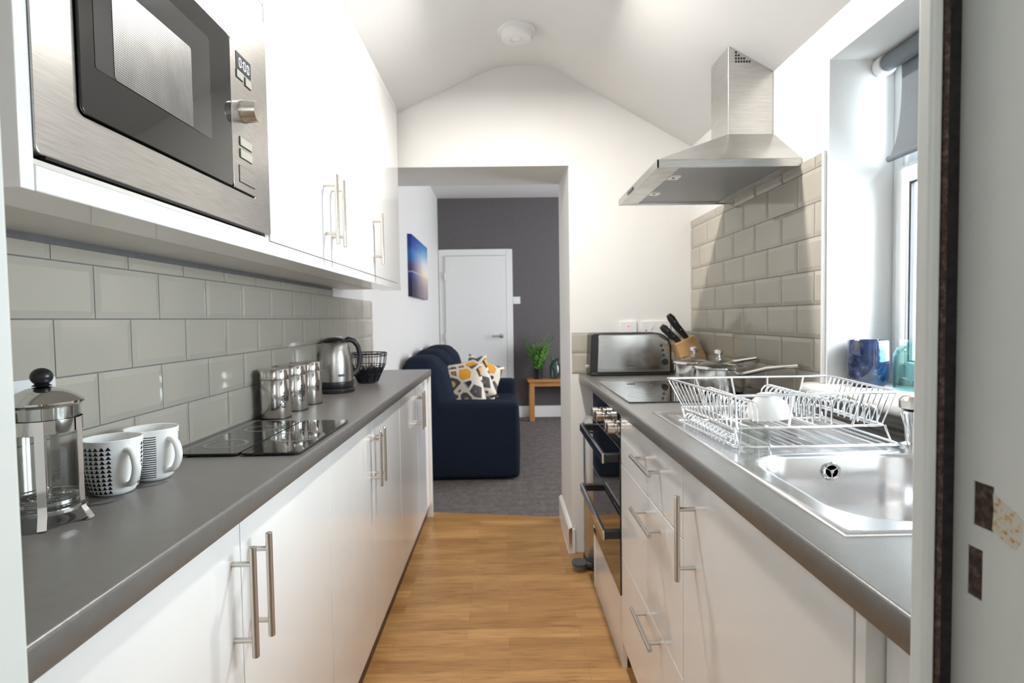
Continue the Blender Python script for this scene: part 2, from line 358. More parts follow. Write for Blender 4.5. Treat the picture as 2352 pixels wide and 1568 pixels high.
# rebate face with the two strike-plate mortises
JX = .3695
def jz(a, b, y0=.20, y1=.4625): return (JX, .43, y0, y1, a, b)
holes = [(.4190, .4378, 1.032, 1.067), (.4280, .4426, .974, 1.014)]
mb = MB(); mb.box(*jz(0, .974)); mb.box(*jz(1.067, 2.03)); mb.box(*jz(1.014, 1.032))
mb.box(JX, .43, .20, .4190, 1.032, 1.067); mb.box(JX, .43, .4378, .4625, 1.032, 1.067)
mb.box(JX, .43, .20, .4280, .974, 1.014); mb.box(JX, .43, .4426, .4625, .974, 1.014)
jt = struct('trim_7', mb, JAMB)
mb = MB()
for y0, y1, z0, z1 in holes: mb.box(JX+.0012, JX+.012, y0, y1, z0, z1)
struct('mortise_timber', mb, RUST, jt)
random.seed(4)
pts = [(.4195, 1.062), (.4185, 1.050), (.4195, 1.034), (.414, 1.031), (.407, 1.028), (.400, 1.026), (.395, 1.034), (.395, 1.050), (.401, 1.054), (.408, 1.057), (.414, 1.060)]
struct('chipped_patch', MB().prism([(y, z) for y, z in pts], 'x', JX-.0004, JX+.001), CHIP, jt)
# left side of the frame
mb = MB(); mb.box(-.43, -.4035, .43, .470, 0, 2.03); mb.box(-.46, -.4301, .28, .470, 0, 2.03)
struct('trim_4', mb, JAMB, bevel=.004)

# ------------------------------------------------------------------ TILES (bevelled, real geometry)
TH, TW, G = .1025, .2025, .0027
def tilefield(mb, mapf, u0, u1, v0, v1, vtop, uoff, rows, skip=None):
    """mapf(u, v, d): wall point; rows count down from vtop; row -1 sits above vtop"""
    d1 = .0049; bw = .013
    for r in rows:
        a, bb = vtop-(r+1)*TH, vtop-r*TH
        ph = uoff+(0 if r % 2 == 0 else TW/2)
        k = math.floor((u0-ph)/TW)-1
        while ph+k*TW < u1:
            p, q = ph+k*TW, ph+(k+1)*TW; k += 1
            # full tile outline clipped to field
            P, Q = max(p+G/2, u0), min(q-G/2, u1); A, B = max(a+G/2, v0), min(bb-G/2, v1)
            if Q-P < .004 or B-A < .004: continue
            if skip and skip(P, Q, A, B): continue
            ip, iq, ia, ib = min(max(p+G/2+bw, P), Q), max(min(q-G/2-bw, Q), P), min(max(a+G/2+bw, A), B), max(min(bb-G/2-bw, B), A)
            def dd(u, v):
                e = min(u-(p+G/2), (q-G/2)-u, v-(a+G/2), (bb-G/2)-v); return .0025+(d1-.0025)*max(0, min(1, e/bw))
            us = sorted(set([P, ip, iq, Q])); vv = sorted(set([A, ia, ib, B]))
            idx = {}; vs = []
            for i, u in enumerate(us):
                for j, v in enumerate(vv): idx[i, j] = len(vs); vs.append(mapf(u, v, dd(u, v)))
            fs = [(idx[i, j], idx[i+1, j], idx[i+1, j+1], idx[i, j+1]) for i in range(len(us)-1) for j in range(len(vv)-1)]
            # side skirts
            for (u, v, u2, v2) in ((P, A, Q, A), (Q, A, Q, B), (Q, B, P, B), (P, B, P, A)):
                n0 = len(vs); vs += [mapf(u, v, dd(u, v)), mapf(u2, v2, dd(u2, v2)), mapf(u2, v2, 0), mapf(u, v, 0)]; fs.append((n0, n0+1, n0+2, n0+3))
            mb.add(vs, fs, 0)
def splash(name, mapf, fields, label, uoff, vtop):
    mb = MB()
    for (u0, u1, v0, v1, rows) in fields:
        tilefield(mb, mapf, u0, u1, v0, v1, vtop, uoff, rows)
        c = [mapf(u0, v0, .0018), mapf(u1, v0, .0018), mapf(u1, v1, .0018), mapf(u0, v1, .0018), mapf(u0, v0, 0), mapf(u1, v0, 0), mapf(u1, v1, 0), mapf(u0, v1, 0)]
        mb.hexa(c, 1)
    return tag(obj(name, mb, [TILE, GROUT], smooth=0), label, 'tiled splashback')
splash('tiled_splashback', lambda u, v, d: (XL+.0003+d, u, v), [(YN1, 3.36, WZ, 1.313, range(0, 5)), (YN1, 2.6, 1.313, 1.339, [-1]), (YN1, 2.6, 1.3385, 1.3515, [])], 'long stone-coloured brick tile splashback under the white wall cabinets', .9917+TW/2, 1.313)
splash('tiled_splashback', lambda u, v, d: (XR-.0003-d, u, v), [(1.668, YF0, WR0, 1.675, range(-1, 8)), (YN1, 1.668, WR0, .954, range(6, 8))], 'tall stone-coloured tile splashback under the cooker hood beside the window', 1.8144, 1.639)
splash('tiled_splashback', lambda u, v, d: (u, YF0-d, v), [(.338, XR-.008, WR0, 1.124, range(0, 3))], 'low two-course tile splashback on the end wall behind the toaster', .235, 1.124)

struct('trim_8', MB().box(XR-.0085, XR-.0002, 1.6555, 1.6675, .996, 1.676), WPLAST, bevel=.001)
# ------------------------------------------------------------------ WORKTOPS
def worktop(name, x_edge, x_wall, y0, y1, label):
    sgn = 1 if x_edge > x_wall else -1
    t = .038; r = .006; z1 = WZ
    p = [(x_wall, z1-t), (x_edge-sgn*.002, z1-t), (x_edge, z1-t+.003)]
    for i in range(6):
        a = rad(90*i/5); p.append((x_edge-sgn*r+sgn*r*cos(a), z1-r+r*sin(a)))
    p.append((x_wall, z1))
    return tag(obj(name, MB().prism(p, 'y', y0, y1), WTOP), label, 'worktop')
worktop('kitchen_worktop', -.450, XL, YN1, 3.43, 'charcoal worktop carrying the kettle, canisters and mugs')
# right worktop has cut-outs kept simple: the sink bowl drops through a gap in the slab
t = .038; mbw = MB()
SX0, SX1, SY0, SY1 = .428, .898, .700, 1.640
BX0, BX1, BY0, BY1 = .473, .818, .747, 1.107
def edgeprof(x_edge, x_in):
    p = [(x_in, WR0-t), (x_edge+.002, WR0-t), (x_edge, WR0-t+.003)]
    for i in range(6):
        a = rad(90*i/5); p.append((x_edge+.006-.006*cos(a), WR0-.006+.006*sin(a)))
    p.append((x_in, WR0)); return p
mbw.prism(edgeprof(.372, BX0-.01), 'y', YN1, YF0); mbw.box(BX1+.01, XR, YN1, YF0, WR0-t, WR0); mbw.box(BX0-.01, BX1+.01, YN1, BY0-.01, WR0-t, WR0); mbw.box(BX0-.01, BX1+.01, BY1+.01, YF0, WR0-t, WR0)
tag(obj('kitchen_worktop', mbw, WTOP), 'charcoal worktop holding the sink, hob and toaster', 'worktop')

# ------------------------------------------------------------------ BAR HANDLES
def bar_handle(parent, a, b, d, posts, r=.006, name='handle'):
    """a,b ends of bar; d vector from bar to the front surface; posts: fractions"""
    mb = MB(); A, B, D = Vector(a), Vector(b), Vector(d)
    L = (B-A).normalized()*.0012
    mb.tube([A, A+L, B-L, B], r, 16, radii=[r*.82, r, r, r*.82])
    for p in posts:
        q = A.lerp(B, p); mb.rod(q, q+D, .0048, 12)
    return obj(name, mb, NICKEL, parent)
# ------------------------------------------------------------------ LEFT BASE UNITS
XF = -.470
def base_unit(y0, y1, seam, hs, label, z0=.078):
    t_ = thing('base_cabinet', label, 'base cabinet', (-.62, (y0+y1)/2, 0), 'white base cabinets along the tiled wall')
    mb = MB(); mb.box(XL+.001, XF-.0195, y0+.001, y0+.018, z0, .86); mb.box(XL+.001, XF-.0195, y1-.018, y1-.001, z0, .86); mb.box(XL+.001, XF-.0195, y0+.018, y1-.018, z0, z0+.018); mb.box(XL+.001, XL+.008, y0+.018, y1-.018, z0+.018, .86)
    obj('carcass', mb, CARC, t_)
    obj('kickboard', MB().box(-.505, -.489, y0, y1, 0, z0), KICK, t_)
    for (a, b), side in zip(((y0, seam), (seam, y1)), hs):
        d = obj('door', MB().box(XF-.019, XF, a+.0015, b-.0015, z0, .857), GLOSS, t_, bevel=.0012)
        hy = b-.033 if side > 0 else a+.033
        bar_handle(d, (XF+.036, hy, .627), (XF+.036, hy, .819), (-.036, 0, 0), (.155, .845))
    return t_
base_unit(.502, 1.48, .985, (1, -1), 'white gloss double base cabinet below the mugs, nearest the doorway')
base_unit(1.48, 2.49, 1.975, (1, -1), 'white gloss double base cabinet below the canisters, the middle unit')
base_unit(2.49, 3.405, 2.985, (1, -1), 'white gloss double base cabinet at the far end next to the sofa')
tag(obj('end_panel', MB().box(XL+.001, -.452, 3.405, 3.427, 0, .86), GLOSS, bevel=.001), 'white end panel closing the run of base cabinets facing the sofa', 'end panel')

# ------------------------------------------------------------------ LEFT WALL CABINETS
UF = -.5045; UZ = 1.3745; UT = 2.187
def wall_unit(y0, y1, doors, label):
    t_ = thing('wall_cabinet', label, 'wall cabinet', (-.65, (y0+y1)/2, 1.352), 'white wall cabinets above the tiles')
    xb = UF-.0195
    mb = MB(); top = 2.10
    mb.box(XL+.001, -.60, y0+.001, y1-.001, 1.352, UZ); mb.box(XL+.001, xb, y0+.001, y0+.018, UZ, 2.08); mb.box(XL+.001, xb, y1-.018, y1-.001, UZ, 2.08); mb.box(XL+.001, xb, y0+.018, y1-.018, UZ, UZ+.012)
    obj('carcass', mb, CARC, t_)
    for a, b, side in doors:
        d = obj('door', MB().box(UF-.019, UF, a+.0013, b-.0013, UZ+.002, UT), GLOSS, t_, bevel=.0012)
        hy = b-.035 if side > 0 else a+.035
        bar_handle(d, (UF+.036, hy, 1.418), (UF+.036, hy, 1.614), (-.036, 0, 0), (.155, .845))
    return t_
wall_unit(1.2415, 2.180, [(1.2415, 1.655, 1), (1.655, 2.180, -1)], 'white gloss two-door wall cabinet next to the microwave')
wall_unit(2.180, 2.772, [(2.180, 2.772, -1)], 'white gloss single-door wall cabinet nearest the living room opening')
# microwave housing
mh = thing('microwave_cabinet', 'white wall cabinet housing the built-in microwave', 'wall cabinet', (-.65, .92, 1.352))
obj('side_panel', MB().box(XL+.001, UF, .605, .6235, 1.345, 2.10), GLOSS, mh, bevel=.001)
mb = MB(); mb.box(XL+.001, -.60, .6235, 1.2405, 1.352, UZ); mb.box(XL+.001, UF-.004, 1.2225, 1.2405, UZ, 2.08); mb.box(XL+.001, UF-.0195, .6235, 1.2225, 1.868, 1.886); mb.box(XL+.001, UF-.002, .6235, 1.2225, UZ, UZ+.006)
obj('carcass', mb, CARC, mh)
obj('top_door', MB().box(UF-.019, UF, .6245, 1.239, 1.875, UT), GLOSS, mh, bevel=.0012)
obj('filler_strip', MB().box(UF-.019, UF-.001, .6245, 1.239, 1.841, 1.872), GLOSS, mh, bevel=.001)
tag(obj('pelmet', MB().box(-.597, UF+.001, .624, 2.777, 1.345, UZ-.001), GLOSS, bevel=.0015), 'long white pelmet board running under the wall cabinets', 'pelmet')
mb = MB().prism([(UF-.02, UT+.001), (UF, UT+.001), (UF, 2.2235), (UF-.02, 2.214)], 'y', .604, 2.772)
tag(obj('cornice_strip', mb, GLOSS), 'thin white scribe strip between wall cabinet tops and sloping ceiling', 'cornice')
# ------------------------------------------------------------------ MICROWAVE
mw = thing('microwave', 'built-in stainless steel microwave with black glass door', 'microwave', (-.64, .92, 1.384))
MX = -.5025
obj('body', MB().box(-.76, UF-.01, .66, 1.18, 1.40, 1.80), DPLAST, mw)
# trim frame with an opening for door + panel
DY0, DY1, PY1, MZ0, MZ1 = .690, 1.068, 1.170, 1.4525, 1.728
def plate_with_hole(mb, x0, x1, outer, inner, mi=0):
    n = len(outer); o1 = [(x1, *p) for p in outer]; i1 = [(x1, *p) for p in inner]; o0 = [(x0, *p) for p in outer]; i0 = [(x0, *p) for p in inner]
    vs = o1+i1+o0+i0; fs = []
    for k in range(n):
        j = (k+1) % n; fs += [(k, j, n+j, n+k), (k, 2*n+k, 2*n+j, j), (n+k, n+j, 3*n+j, 3*n+k), (2*n+k, 3*n+k, 3*n+j, 2*n+j)]
    mb.add(vs, fs, mi)
mb = MB(); plate_with_hole(mb, UF-.01, MX, rrect(.6245, 1.2395, 1.3865, 1.838, .008), rrect(DY0-.002, PY1+.002, MZ0-.002, MZ1+.002, .012))
obj('trim_frame', mb, STEEL, mw, bevel=.0012)
# black strip standing in for the shade in the gap under the frame
obj('shadow_gap_strip', MB().box(UF-.008, MX-.002, .64, 1.21, 1.3835, 1.3885), BPLAST, mw)
dm = obj('door', MB().prism(rrect(DY0, DY1-.001, MZ0, MZ1, .010), 'x', MX-.012, MX+.004), BGLASS, mw, bevel=.001)
WIN = mat('tinted_door_window', (.045, .045, .045), .06, coat=.5); noise(WIN, coords(WIN), 3)
MESH = mat('perforated_mesh_screen', (.2, .2, .2), .35, metal=.6)
n, l, b = nodes(MESH); vz = n.new('ShaderNodeTexVoronoi'); vz.inputs['Scale'].default_value = 330; vz.inputs['Randomness'].default_value = 0
l.new(coords(MESH, (0, 1, 1), (0, 0, 0)), vz.inputs['Vector'])
cm = ramp(MESH, vz.outputs['Distance'], [(.30, (.03, .03, .03)), (.42, (.30, .30, .295))])
setcol(MESH, mix(MESH, .5, cm, ramp(MESH, noise(MESH, coords(MESH, (1, 1, 1)), 22, 3), [(.35, (.45, .45, .45)), (.7, (1, 1, 1))]), 'MULTIPLY'))
obj('door_window', MB().prism(rrect(.715, .993, 1.515, 1.686, .004), 'x', MX+.0035, MX+.0046), WIN, dm)
obj('mesh_screen', MB().prism(rrect(.749, .934, 1.5155, 1.642, .006), 'x', MX+.0046, MX+.0052), MESH, dm)
cp = obj('control_panel', MB().prism(rrect(DY1+.001, PY1, MZ0, MZ1, .010), 'x', MX-.012, MX+.004), STEEL, mw, bevel=.001)
px = MX+.004
dsp = obj('display', MB().box(px-.001, px+.0008, 1.0915, 1.153, 1.681, 1.712), BPLAST, cp)
seg = MB()
def seg0(cy, cz, w_=.0078, h=.016, t_=.0014):
    x0, x1 = px+.0009, px+.0013; g = .0009
    for z in (cz+h/2, cz-h/2): seg.box(x0, x1, cy-w_/2+g, cy+w_/2-g, z-t_/2, z+t_/2)
    for y in (cy-w_/2, cy+w_/2):
        for z in (cz-h/4, cz+h/4): seg.box(x0, x1, y-t_/2, y+t_/2, z-h/4+g, z+h/4-g)
for cy in (1.1075, 1.1255, 1.1405): seg0(cy, 1.6955)
for z in (1.692, 1.699): seg.box(px+.0009, px+.0013, 1.1160, 1.1173, z-.0008, z+.0008)
obj('display_digits', seg, LED, cp)
BTN = varied('pale_push_button', (.42, .41, .35), .03, 20, .3)
for (y0, y1, z0, z1) in ((1.0915, 1.117, 1.664, 1.678), (1.127, 1.151, 1.661, 1.675), (1.0965, 1.1455, 1.538, 1.553), (1.0965, 1.1455, 1.515, 1.530)):
    obj('button', MB().box(px-.001, px+.0022, y0, y1, z0, z1, 0).box(px-.001, px+.0006, y0-.0012, y1+.0012, z0-.0012, z1+.0012, 1), [BTN, BPLAST], cp)
obj('door_button', MB().box(px, px+.0018, 1.0915, 1.155, 1.468, 1.498, 0).box(px-.001, px+.0006, 1.0903, 1.1562, 1.4668, 1.4992, 1), [STEEL, BPLAST], cp)
kb = MB().lathe([(.0215, 0), (.0215, .003), (.0205, .005), (.0195, .026), (.0185, .028), (1e-6, .0285)], (px, 1.118, 1.607), 40, axis='x')
kb.box(px, px+.0012, 1.118-.023, 1.118+.023, 1.6065, 1.6075)
obj('knob', kb, NICKEL, cp)

# ------------------------------------------------------------------ RIGHT BASE UNITS
RF = .385
def rdoor(parent, y0, y1, z0, z1, name='door'): return obj(name, MB().box(RF, RF+.019, y0+.0015, y1-.0015, z0+.0015, z1-.0015), GLOSS, parent, bevel=.0012)
def rcarc(t_, y0, y1, top=.88):
    mb = MB(); xb = RF+.0195
    mb.box(xb, .93, y0+.001, y0+.018, .12, top-.001); mb.box(xb, .93, y1-.018, y1-.001, .12, top-.001); mb.box(xb, .93, y0+.018, y1-.018, .12, .138)
    return obj('carcass', mb, CARC, t_)
du = thing('drawer_cabinet', 'white gloss three-drawer base cabinet beside the oven', 'base cabinet', (.65, 1.61, 0))
rcarc(du, 1.221, 1.877)
for z0, z1, hz in ((.709, .876, .808), (.393, .709, .657), (.095, .393, .368)):
    d = rdoor(du, 1.2195, 1.879, z0, z1, 'drawer')
    bar_handle(d, (RF-.034, 1.373, hz), (RF-.034, 1.579, hz), (.034, 0, 0), (.155, .845))
obj('kickboard', MB().box(.428, .443, 1.221, 1.877, 0, .119), GLOSS, du)
su = thing('sink_cabinet', 'white gloss single-door base cabinet under the sink', 'base cabinet', (.65, .95, 0))
rcarc(su, .614, 1.218, .72)
d = rdoor(su, .613, 1.2185, .095, .876)
bar_handle(d, (RF-.036, 1.142, .653), (RF-.036, 1.142, .831), (.036, 0, 0), (.155, .845))
obj('kickboard', MB().box(.428, .443, .614, 1.218, 0, .119), GLOSS, su)
ep = MB().box(RF, .93, .592, .610, .0, .879); ep.box(RF+.02, .93, YN1+.001, .588, 0, .879)
tag(obj('end_panel', ep, GLOSS, bevel=.001), 'white filler panel between the sink cabinet and the doorway', 'end panel')
tag(obj('end_panel', MB().box(RF, .93, 2.468, 2.486, 0, .879), GLOSS, bevel=.001), 'white end panel between the oven and the pedal bin', 'end panel')
# ------------------------------------------------------------------ OVEN
ov = thing('double_oven', 'built-in black glass double oven with two bar handles', 'oven', (.65, 2.25, 0))
obj('body', MB().box(RF+.02, .92, 1.884, 2.463, .25, .87), DPLAST, ov)
obj('base_panel', MB().box(RF+.002, RF+.018, 1.8825, 2.466, 0, .249), GLOSS, ov)
cpn = obj('control_panel', MB().box(RF-.002, RF+.018, 1.8825, 2.466, .763, .878), BGLASS, ov, bevel=.0015)
for y in (2.235, 2.145, 1.960, 1.905):
    k = MB().lathe([(.0205, 0), (.0205, -.006), (.017, -.008), (.0165, -.014), (.0205, -.016), (.0200, -.038), (.0185, -.0395), (1e-6, -.04)], (RF-.002, y, .823), 32, axis='x')
    obj('knob', k, NICKEL, cpn)
EDGE = mat('chrome_handle_edge', (.75, .75, .75), .15, 1); noise(EDGE, coords(EDGE), 4)
for z0, z1, hz in ((.546, .760, .722), (.252, .542, .458)):
    d = obj('door', MB().box(RF-.004, RF+.018, 1.8825, 2.466, z0, z1), BGLASS, ov, bevel=.0015)
    hb = MB().box(RF-.062, RF-.056, 1.890, 2.458, hz-.016, hz+.016, 1); hb.box(RF-.056, RF-.050, 1.890, 2.458, hz-.016, hz+.016, 0)
    for y in (1.890, 2.428): hb.box(RF-.052, RF-.004, y, y+.03, hz-.013, hz+.013, 0)
    obj('handle', hb, [BPLAST, EDGE], d, bevel=.0012)
# ------------------------------------------------------------------ HOB, with printed zones
def rings(mb, cx, cy, z, rr, w_=.0012, mi=1, seg=56):
    for r in rr:
        a = [(cx+r*cos(2*pi*k/seg), cy+r*sin(2*pi*k/seg), z) for k in range(seg)]; c = [(cx+(r+w_)*cos(2*pi*k/seg), cy+(r+w_)*sin(2*pi*k/seg), z) for k in range(seg)]
        mb.add(a+c, [(k, (k+1) % seg, seg+(k+1) % seg, seg+k) for k in range(seg)], mi)
PRINT = varied('grey_zone_print', (.14, .14, .14), .1, 20, .3)
hb = MB().prism(rrect(.402, .862, 1.826, 2.422, .006), 'z', WR0+.0002, WR0+.005)
for cx, cy, r in ((.52, 1.97, .085), (.52, 2.27, .07), (.75, 2.00, .09), (.75, 2.29, .075)): rings(hb, cx, cy, WR0+.0052, (r,))
tag(obj('ceramic_hob', hb, [BGLASS, PRINT], bevel=.001), 'black ceramic glass hob set in the worktop under the hood', 'hob')

# ------------------------------------------------------------------ COOKER HOOD
hd = thing('cooker_hood', 'stainless steel chimney cooker hood above the hob', 'cooker hood', (.80, 2.08, 1.668))
HX, HY0, HY1 = .489, 1.793, 2.395
cx0, cy0, cy1 = .789, 1.985, 2.150
mb = MB()
# duct cut to the ceiling slope
def cz(x): return 2.396-(x-.32)*(2.396-2.043)/(.947-.32)-.001
b4 = [(cx0, cy0), (XR-.001, cy0), (XR-.001, cy1), (cx0, cy1)]
mb.hexa([(x, y, 1.828) for x, y in b4]+[(x, y, cz(x)) for x, y in b4])
ch = obj('chimney', mb, STEELH, hd, bevel=.0015)
vm = MB()
for r in range(5):
    for c in range(6):
        x = .812+c*.0095; z = 2.074+r*.0105
        if z+.008 < cz(x+.008): vm.box(x, x+.0068, cy0-.0006, cy0+.001, z, z+.0072)
obj('vent_grille', vm, BPLAST, ch)
cb = [(HX, HY0), (XR-.001, HY0), (XR-.001, HY1), (HX, HY1)]
mb = MB(); lo = [(x, y, 1.693) for x, y in cb]; hi = [(x, y, 1.829) for x, y in [(cx0-.003, cy0-.003), (XR-.001, cy0-.003), (XR-.001, cy1+.003), (cx0-.003, cy1+.003)]]
mb.add(lo+hi, [(0, 1, 5, 4), (1, 2, 6, 5), (2, 3, 7, 6), (3, 0, 4, 7), (4, 5, 6, 7), (3, 2, 1, 0)])
obj('canopy', mb, STEELH, hd)
mb = MB()
mb.box(HX, HX+.004, HY0, HY1, 1.668, 1.6925); mb.box(HX, XR-.001, HY0, HY0+.004, 1.668, 1.6925); mb.box(HX, XR-.001, HY1-.004, HY1, 1.668, 1.6925)
obj('rim', mb, STEELH, hd)
mb = MB(); mb.box(HX+.004, HX+.075, HY0+.004, HY1-.004, 1.671, 1.680); mb.box(HX+.075, .925, HY0+.004, HY0+.02, 1.671, 1.680); mb.box(HX+.075, .925, HY1-.02, HY1-.004, 1.671, 1.680); mb.box(.90, XR-.001, HY0+.004, HY1-.004, 1.671, 1.680)
obj('underside_panel', mb, STEELH, hd)
FILT = varied('grease_filter_mesh', (.40, .41, .43), .12, 160, .45, .5, metal=.8)
fl = obj('grease_filter', MB().box(HX+.077, .898, HY0+.022, HY1-.022, 1.676, 1.684), FILT, hd)
for y in (1.93, 2.18):
    c = MB().box(HX+.079, HX+.118, y, y+.045, 1.6725, 1.677, 0); c.lathe([(.005, 0), (.005, -.001)], (HX+.098, y+.0225, 1.6724), 14, mi=1)
    obj('filter_catch', c, [NICKEL, BPLAST], fl)
obj('switch_bar', MB().box(HX-.003, HX+.001, 2.13, 2.22, 1.674, 1.686), BPLAST, hd, bevel=.001)

# ------------------------------------------------------------------ SMOKE ALARM + ceiling lamp
sa = thing('smoke_alarm', 'round white smoke alarm on the sloping ceiling', 'smoke alarm', (.070, 2.50, 2.449))
c0 = (.070, 2.50, 2.449)
obj('base_plate', MB().lathe([(.083, 0), (.083, -.010), (.072, -.014)], c0, 48), WPLAST, sa)
al = MB().lathe([(.070, -.014), (.070, -.030), (.062, -.042), (.040, -.046), (.026, -.046), (.024, -.041), (1e-6, -.041)], c0, 48)
obj('cover', al, WPLAST, sa, bevel=.001)
obj('test_button', MB().lathe([(.020, -.040), (.020, -.050), (.014, -.054), (1e-6, -.055)], (.070, 2.485, 2.449), 24), WPLAST, sa)
lf = thing('ceiling_lamp', 'round white ceiling light fitting above the corridor', 'ceiling light', (.10, 1.9, 2.449))
obj('rose', MB().lathe([(.06, 0), (.06, -.02), (.03, -.035), (.012, -.04), (.012, -.06)], (.10, 1.9, 2.449), 32), WPLAST, lf)

# ------------------------------------------------------------------ ROLLER BLIND
rb = thing('roller_blind', 'slate grey roller blind hanging in the kitchen window', 'blind', (1.098, 1.15, 1.63))
obj('tube', MB().rod((1.095, .70, 1.905), (1.095, 1.612, 1.905), .0235, 24), BLIND, rb)
for y0, y1 in ((1.614, 1.643), (.662, .69)): obj('bracket', MB().lathe([(.027, y0), (.029, y0+.003), (.029, y1-.003), (.027, y1)], (1.095, 0, 1.905), 28, axis='y'), WPLAST, rb)
vs = []; N = 14
for i in range(N+1):
    z = 1.90-(1.90-1.638)*i/N; x = 1.1165-.010*(i/N)**2*2; e = 1.588+.006*sin(i/N*pi)*-1+(.014*max(0, (i/N-.8)/.2)**1.5)
    vs += [(x, .715, z), (x, e, z), (x-.0012, e, z), (x-.0012, .715, z)]
fs = []
for i in range(N):
    a = i*4; 
    for k in range(4): fs.append((a+k, a+(k+1) % 4, a+4+(k+1) % 4, a+4+k))
fs += [(0, 1, 2, 3), (4*N+3, 4*N+2, 4*N+1, 4*N)]
obj('fabric', MB().add(vs, fs), BLIND, rb)
obj('bottom_bar', MB().rod((1.095, .71, 1.635), (1.095, 1.606, 1.635), .0085, 14), BLIND, rb)

# ------------------------------------------------------------------ SINK
sk = thing('kitchen_sink', 'inset stainless steel sink with a rectangular bowl and drainer', 'sink', (.69, 1.245, WR0))
N = 10
bo = rrect(BX0, BX1, BY0, BY1, .085, N); ns = len(bo)
cxm, cym = (BX0+BX1)/2, (BY0+BY1)/2
def onrect(p, x0, x1, y0, y1):
    dx, dy = p[0]-cxm, p[1]-cym; s_ = 1e9
    if dx > 0: s_ = min(s_, (x1-cxm)/dx)
    if dx < 0: s_ = min(s_, (x0-cxm)/dx)
    if dy > 0: s_ = min(s_, (y1-cym)/dy)
    if dy < 0: s_ = min(s_, (y0-cym)/dy)
    return (cxm+dx*s_, cym+dy*s_)
YM = 1.133; e = .010; zt = WR0+.0035
outer = [onrect(p, SX0+e, SX1-e, SY0+e, YM) for p in bo]; outer2 = [onrect(p, SX0+e+.002, SX1-e-.002, SY0+e+.002, YM-.001) for p in bo]
# snap to corners
for cxx, cyy in ((SX0+e, SY0+e), (SX1-e, SY0+e), (SX0+e, YM), (SX1-e, YM)):
    k = min(range(ns), key=lambda i: (outer[i][0]-cxx)**2+(outer[i][1]-cyy)**2); outer[k] = (cxx, cyy); outer2[k] = (cxx+(.002 if cxx < cxm else -.002), cyy+(.002 if cyy < cym else -.001))
def loop(off, z, r=.085):
    return [(x, y, z) for x, y in rrect(BX0+off, BX1-off, BY0+off, BY1-off, max(.01, r-off*.6), N)]
L = [[(x, y, zt) for x, y in outer], [(x, y, zt) for x, y in outer2], loop(-.0125, zt, .085), loop(-.010, zt, .085), loop(-.003, zt-.002), loop(.002, zt-.008), loop(.006, zt-.08), loop(.012, zt-.125), loop(.03, zt-.143), loop(.06, zt-.150), loop(.12, zt-.153)]
mb = MB(); vs = [p for g in L for p in g]; fs = []
for i in range(len(L)-1):
    for k in range(ns): fs.append((i*ns+k, i*ns+(k+1) % ns, (i+1)*ns+(k+1) % ns, (i+1)*ns+k))
fs.append(tuple((len(L)-1)*ns+k for k in range(ns)))
mb.add(vs, fs)
# drainer: shallow recess with ribs
x0, x1, y0, y1 = SX0+e, SX1-e, YM, SY1-e
dx0, dx1, dy0, dy1, dz = x0+.02, x1-.035, y0+.03, y1-.02, zt-.0025
mb.add([(x0, y0, zt), (x1, y0, zt), (x1, y1, zt), (x0, y1, zt), (x0+.002, y0+.001, zt), (x1-.002, y0+.001, zt), (x1-.002, y1-.002, zt), (x0+.002, y1-.002, zt)], [(k, (k+1) % 4, 4+(k+1) % 4, 4+k) for k in range(4)])
vs = [(x0+.002, y0+.001, zt), (x1-.002, y0+.001, zt), (x1-.002, y1-.002, zt), (x0+.002, y1-.002, zt), (dx0, dy0, zt), (dx1, dy0, zt), (dx1, dy1, zt), (dx0, dy1, zt), (dx0+.006, dy0+.006, dz), (dx1-.006, dy0+.006, dz), (dx1-.006, dy1-.006, dz), (dx0+.006, dy1-.006, dz)]
fs = [(0, 1, 5, 4), (1, 2, 6, 5), (2, 3, 7, 6), (3, 0, 4, 7)]+[(4+k, 4+(k+1) % 4, 8+(k+1) % 4, 8+k) for k in range(4)]+[(8, 9, 10, 11)]
mb.add(vs, fs)
# rolled rim
a = [(SX0+e, SY0+e), (SX1-e, SY0+e), (SX1-e, SY1-e), (SX0+e, SY1-e)]
for (o_, z) , (o2, z2) in (((0, zt), (.004, zt+.0012)), ((.004, zt+.0012), (.008, zt-.0005)), ((.008, zt-.0005), (.010, WR0))):
    A = [(SX0+e-o_, SY0+e-o_, z), (SX1-e+o_, SY0+e-o_, z), (SX1-e+o_, SY1-e+o_, z), (SX0+e-o_, SY1-e+o_, z)]; B = [(SX0+e-o2, SY0+e-o2, z2), (SX1-e+o2, SY0+e-o2, z2), (SX1-e+o2, SY1-e+o2, z2), (SX0+e-o2, SY1-e+o2, z2)]
    mb.add(A+B, [(k, (k+1) % 4, 4+(k+1) % 4, 4+k) for k in range(4)])
obj('basin', mb, SINKM, sk, smooth=50)
mb = MB()
for i in range(9):
    x = .485+i*.0385; mb.tube([(x, dy0+.02, dz-.001), (x, dy0+.035, dz+.0005), (x, dy1-.04, dz+.0005), (x, dy1-.025, dz-.001)], .003, 8)
obj('drainer_ribs', mb, SINKM, sk)
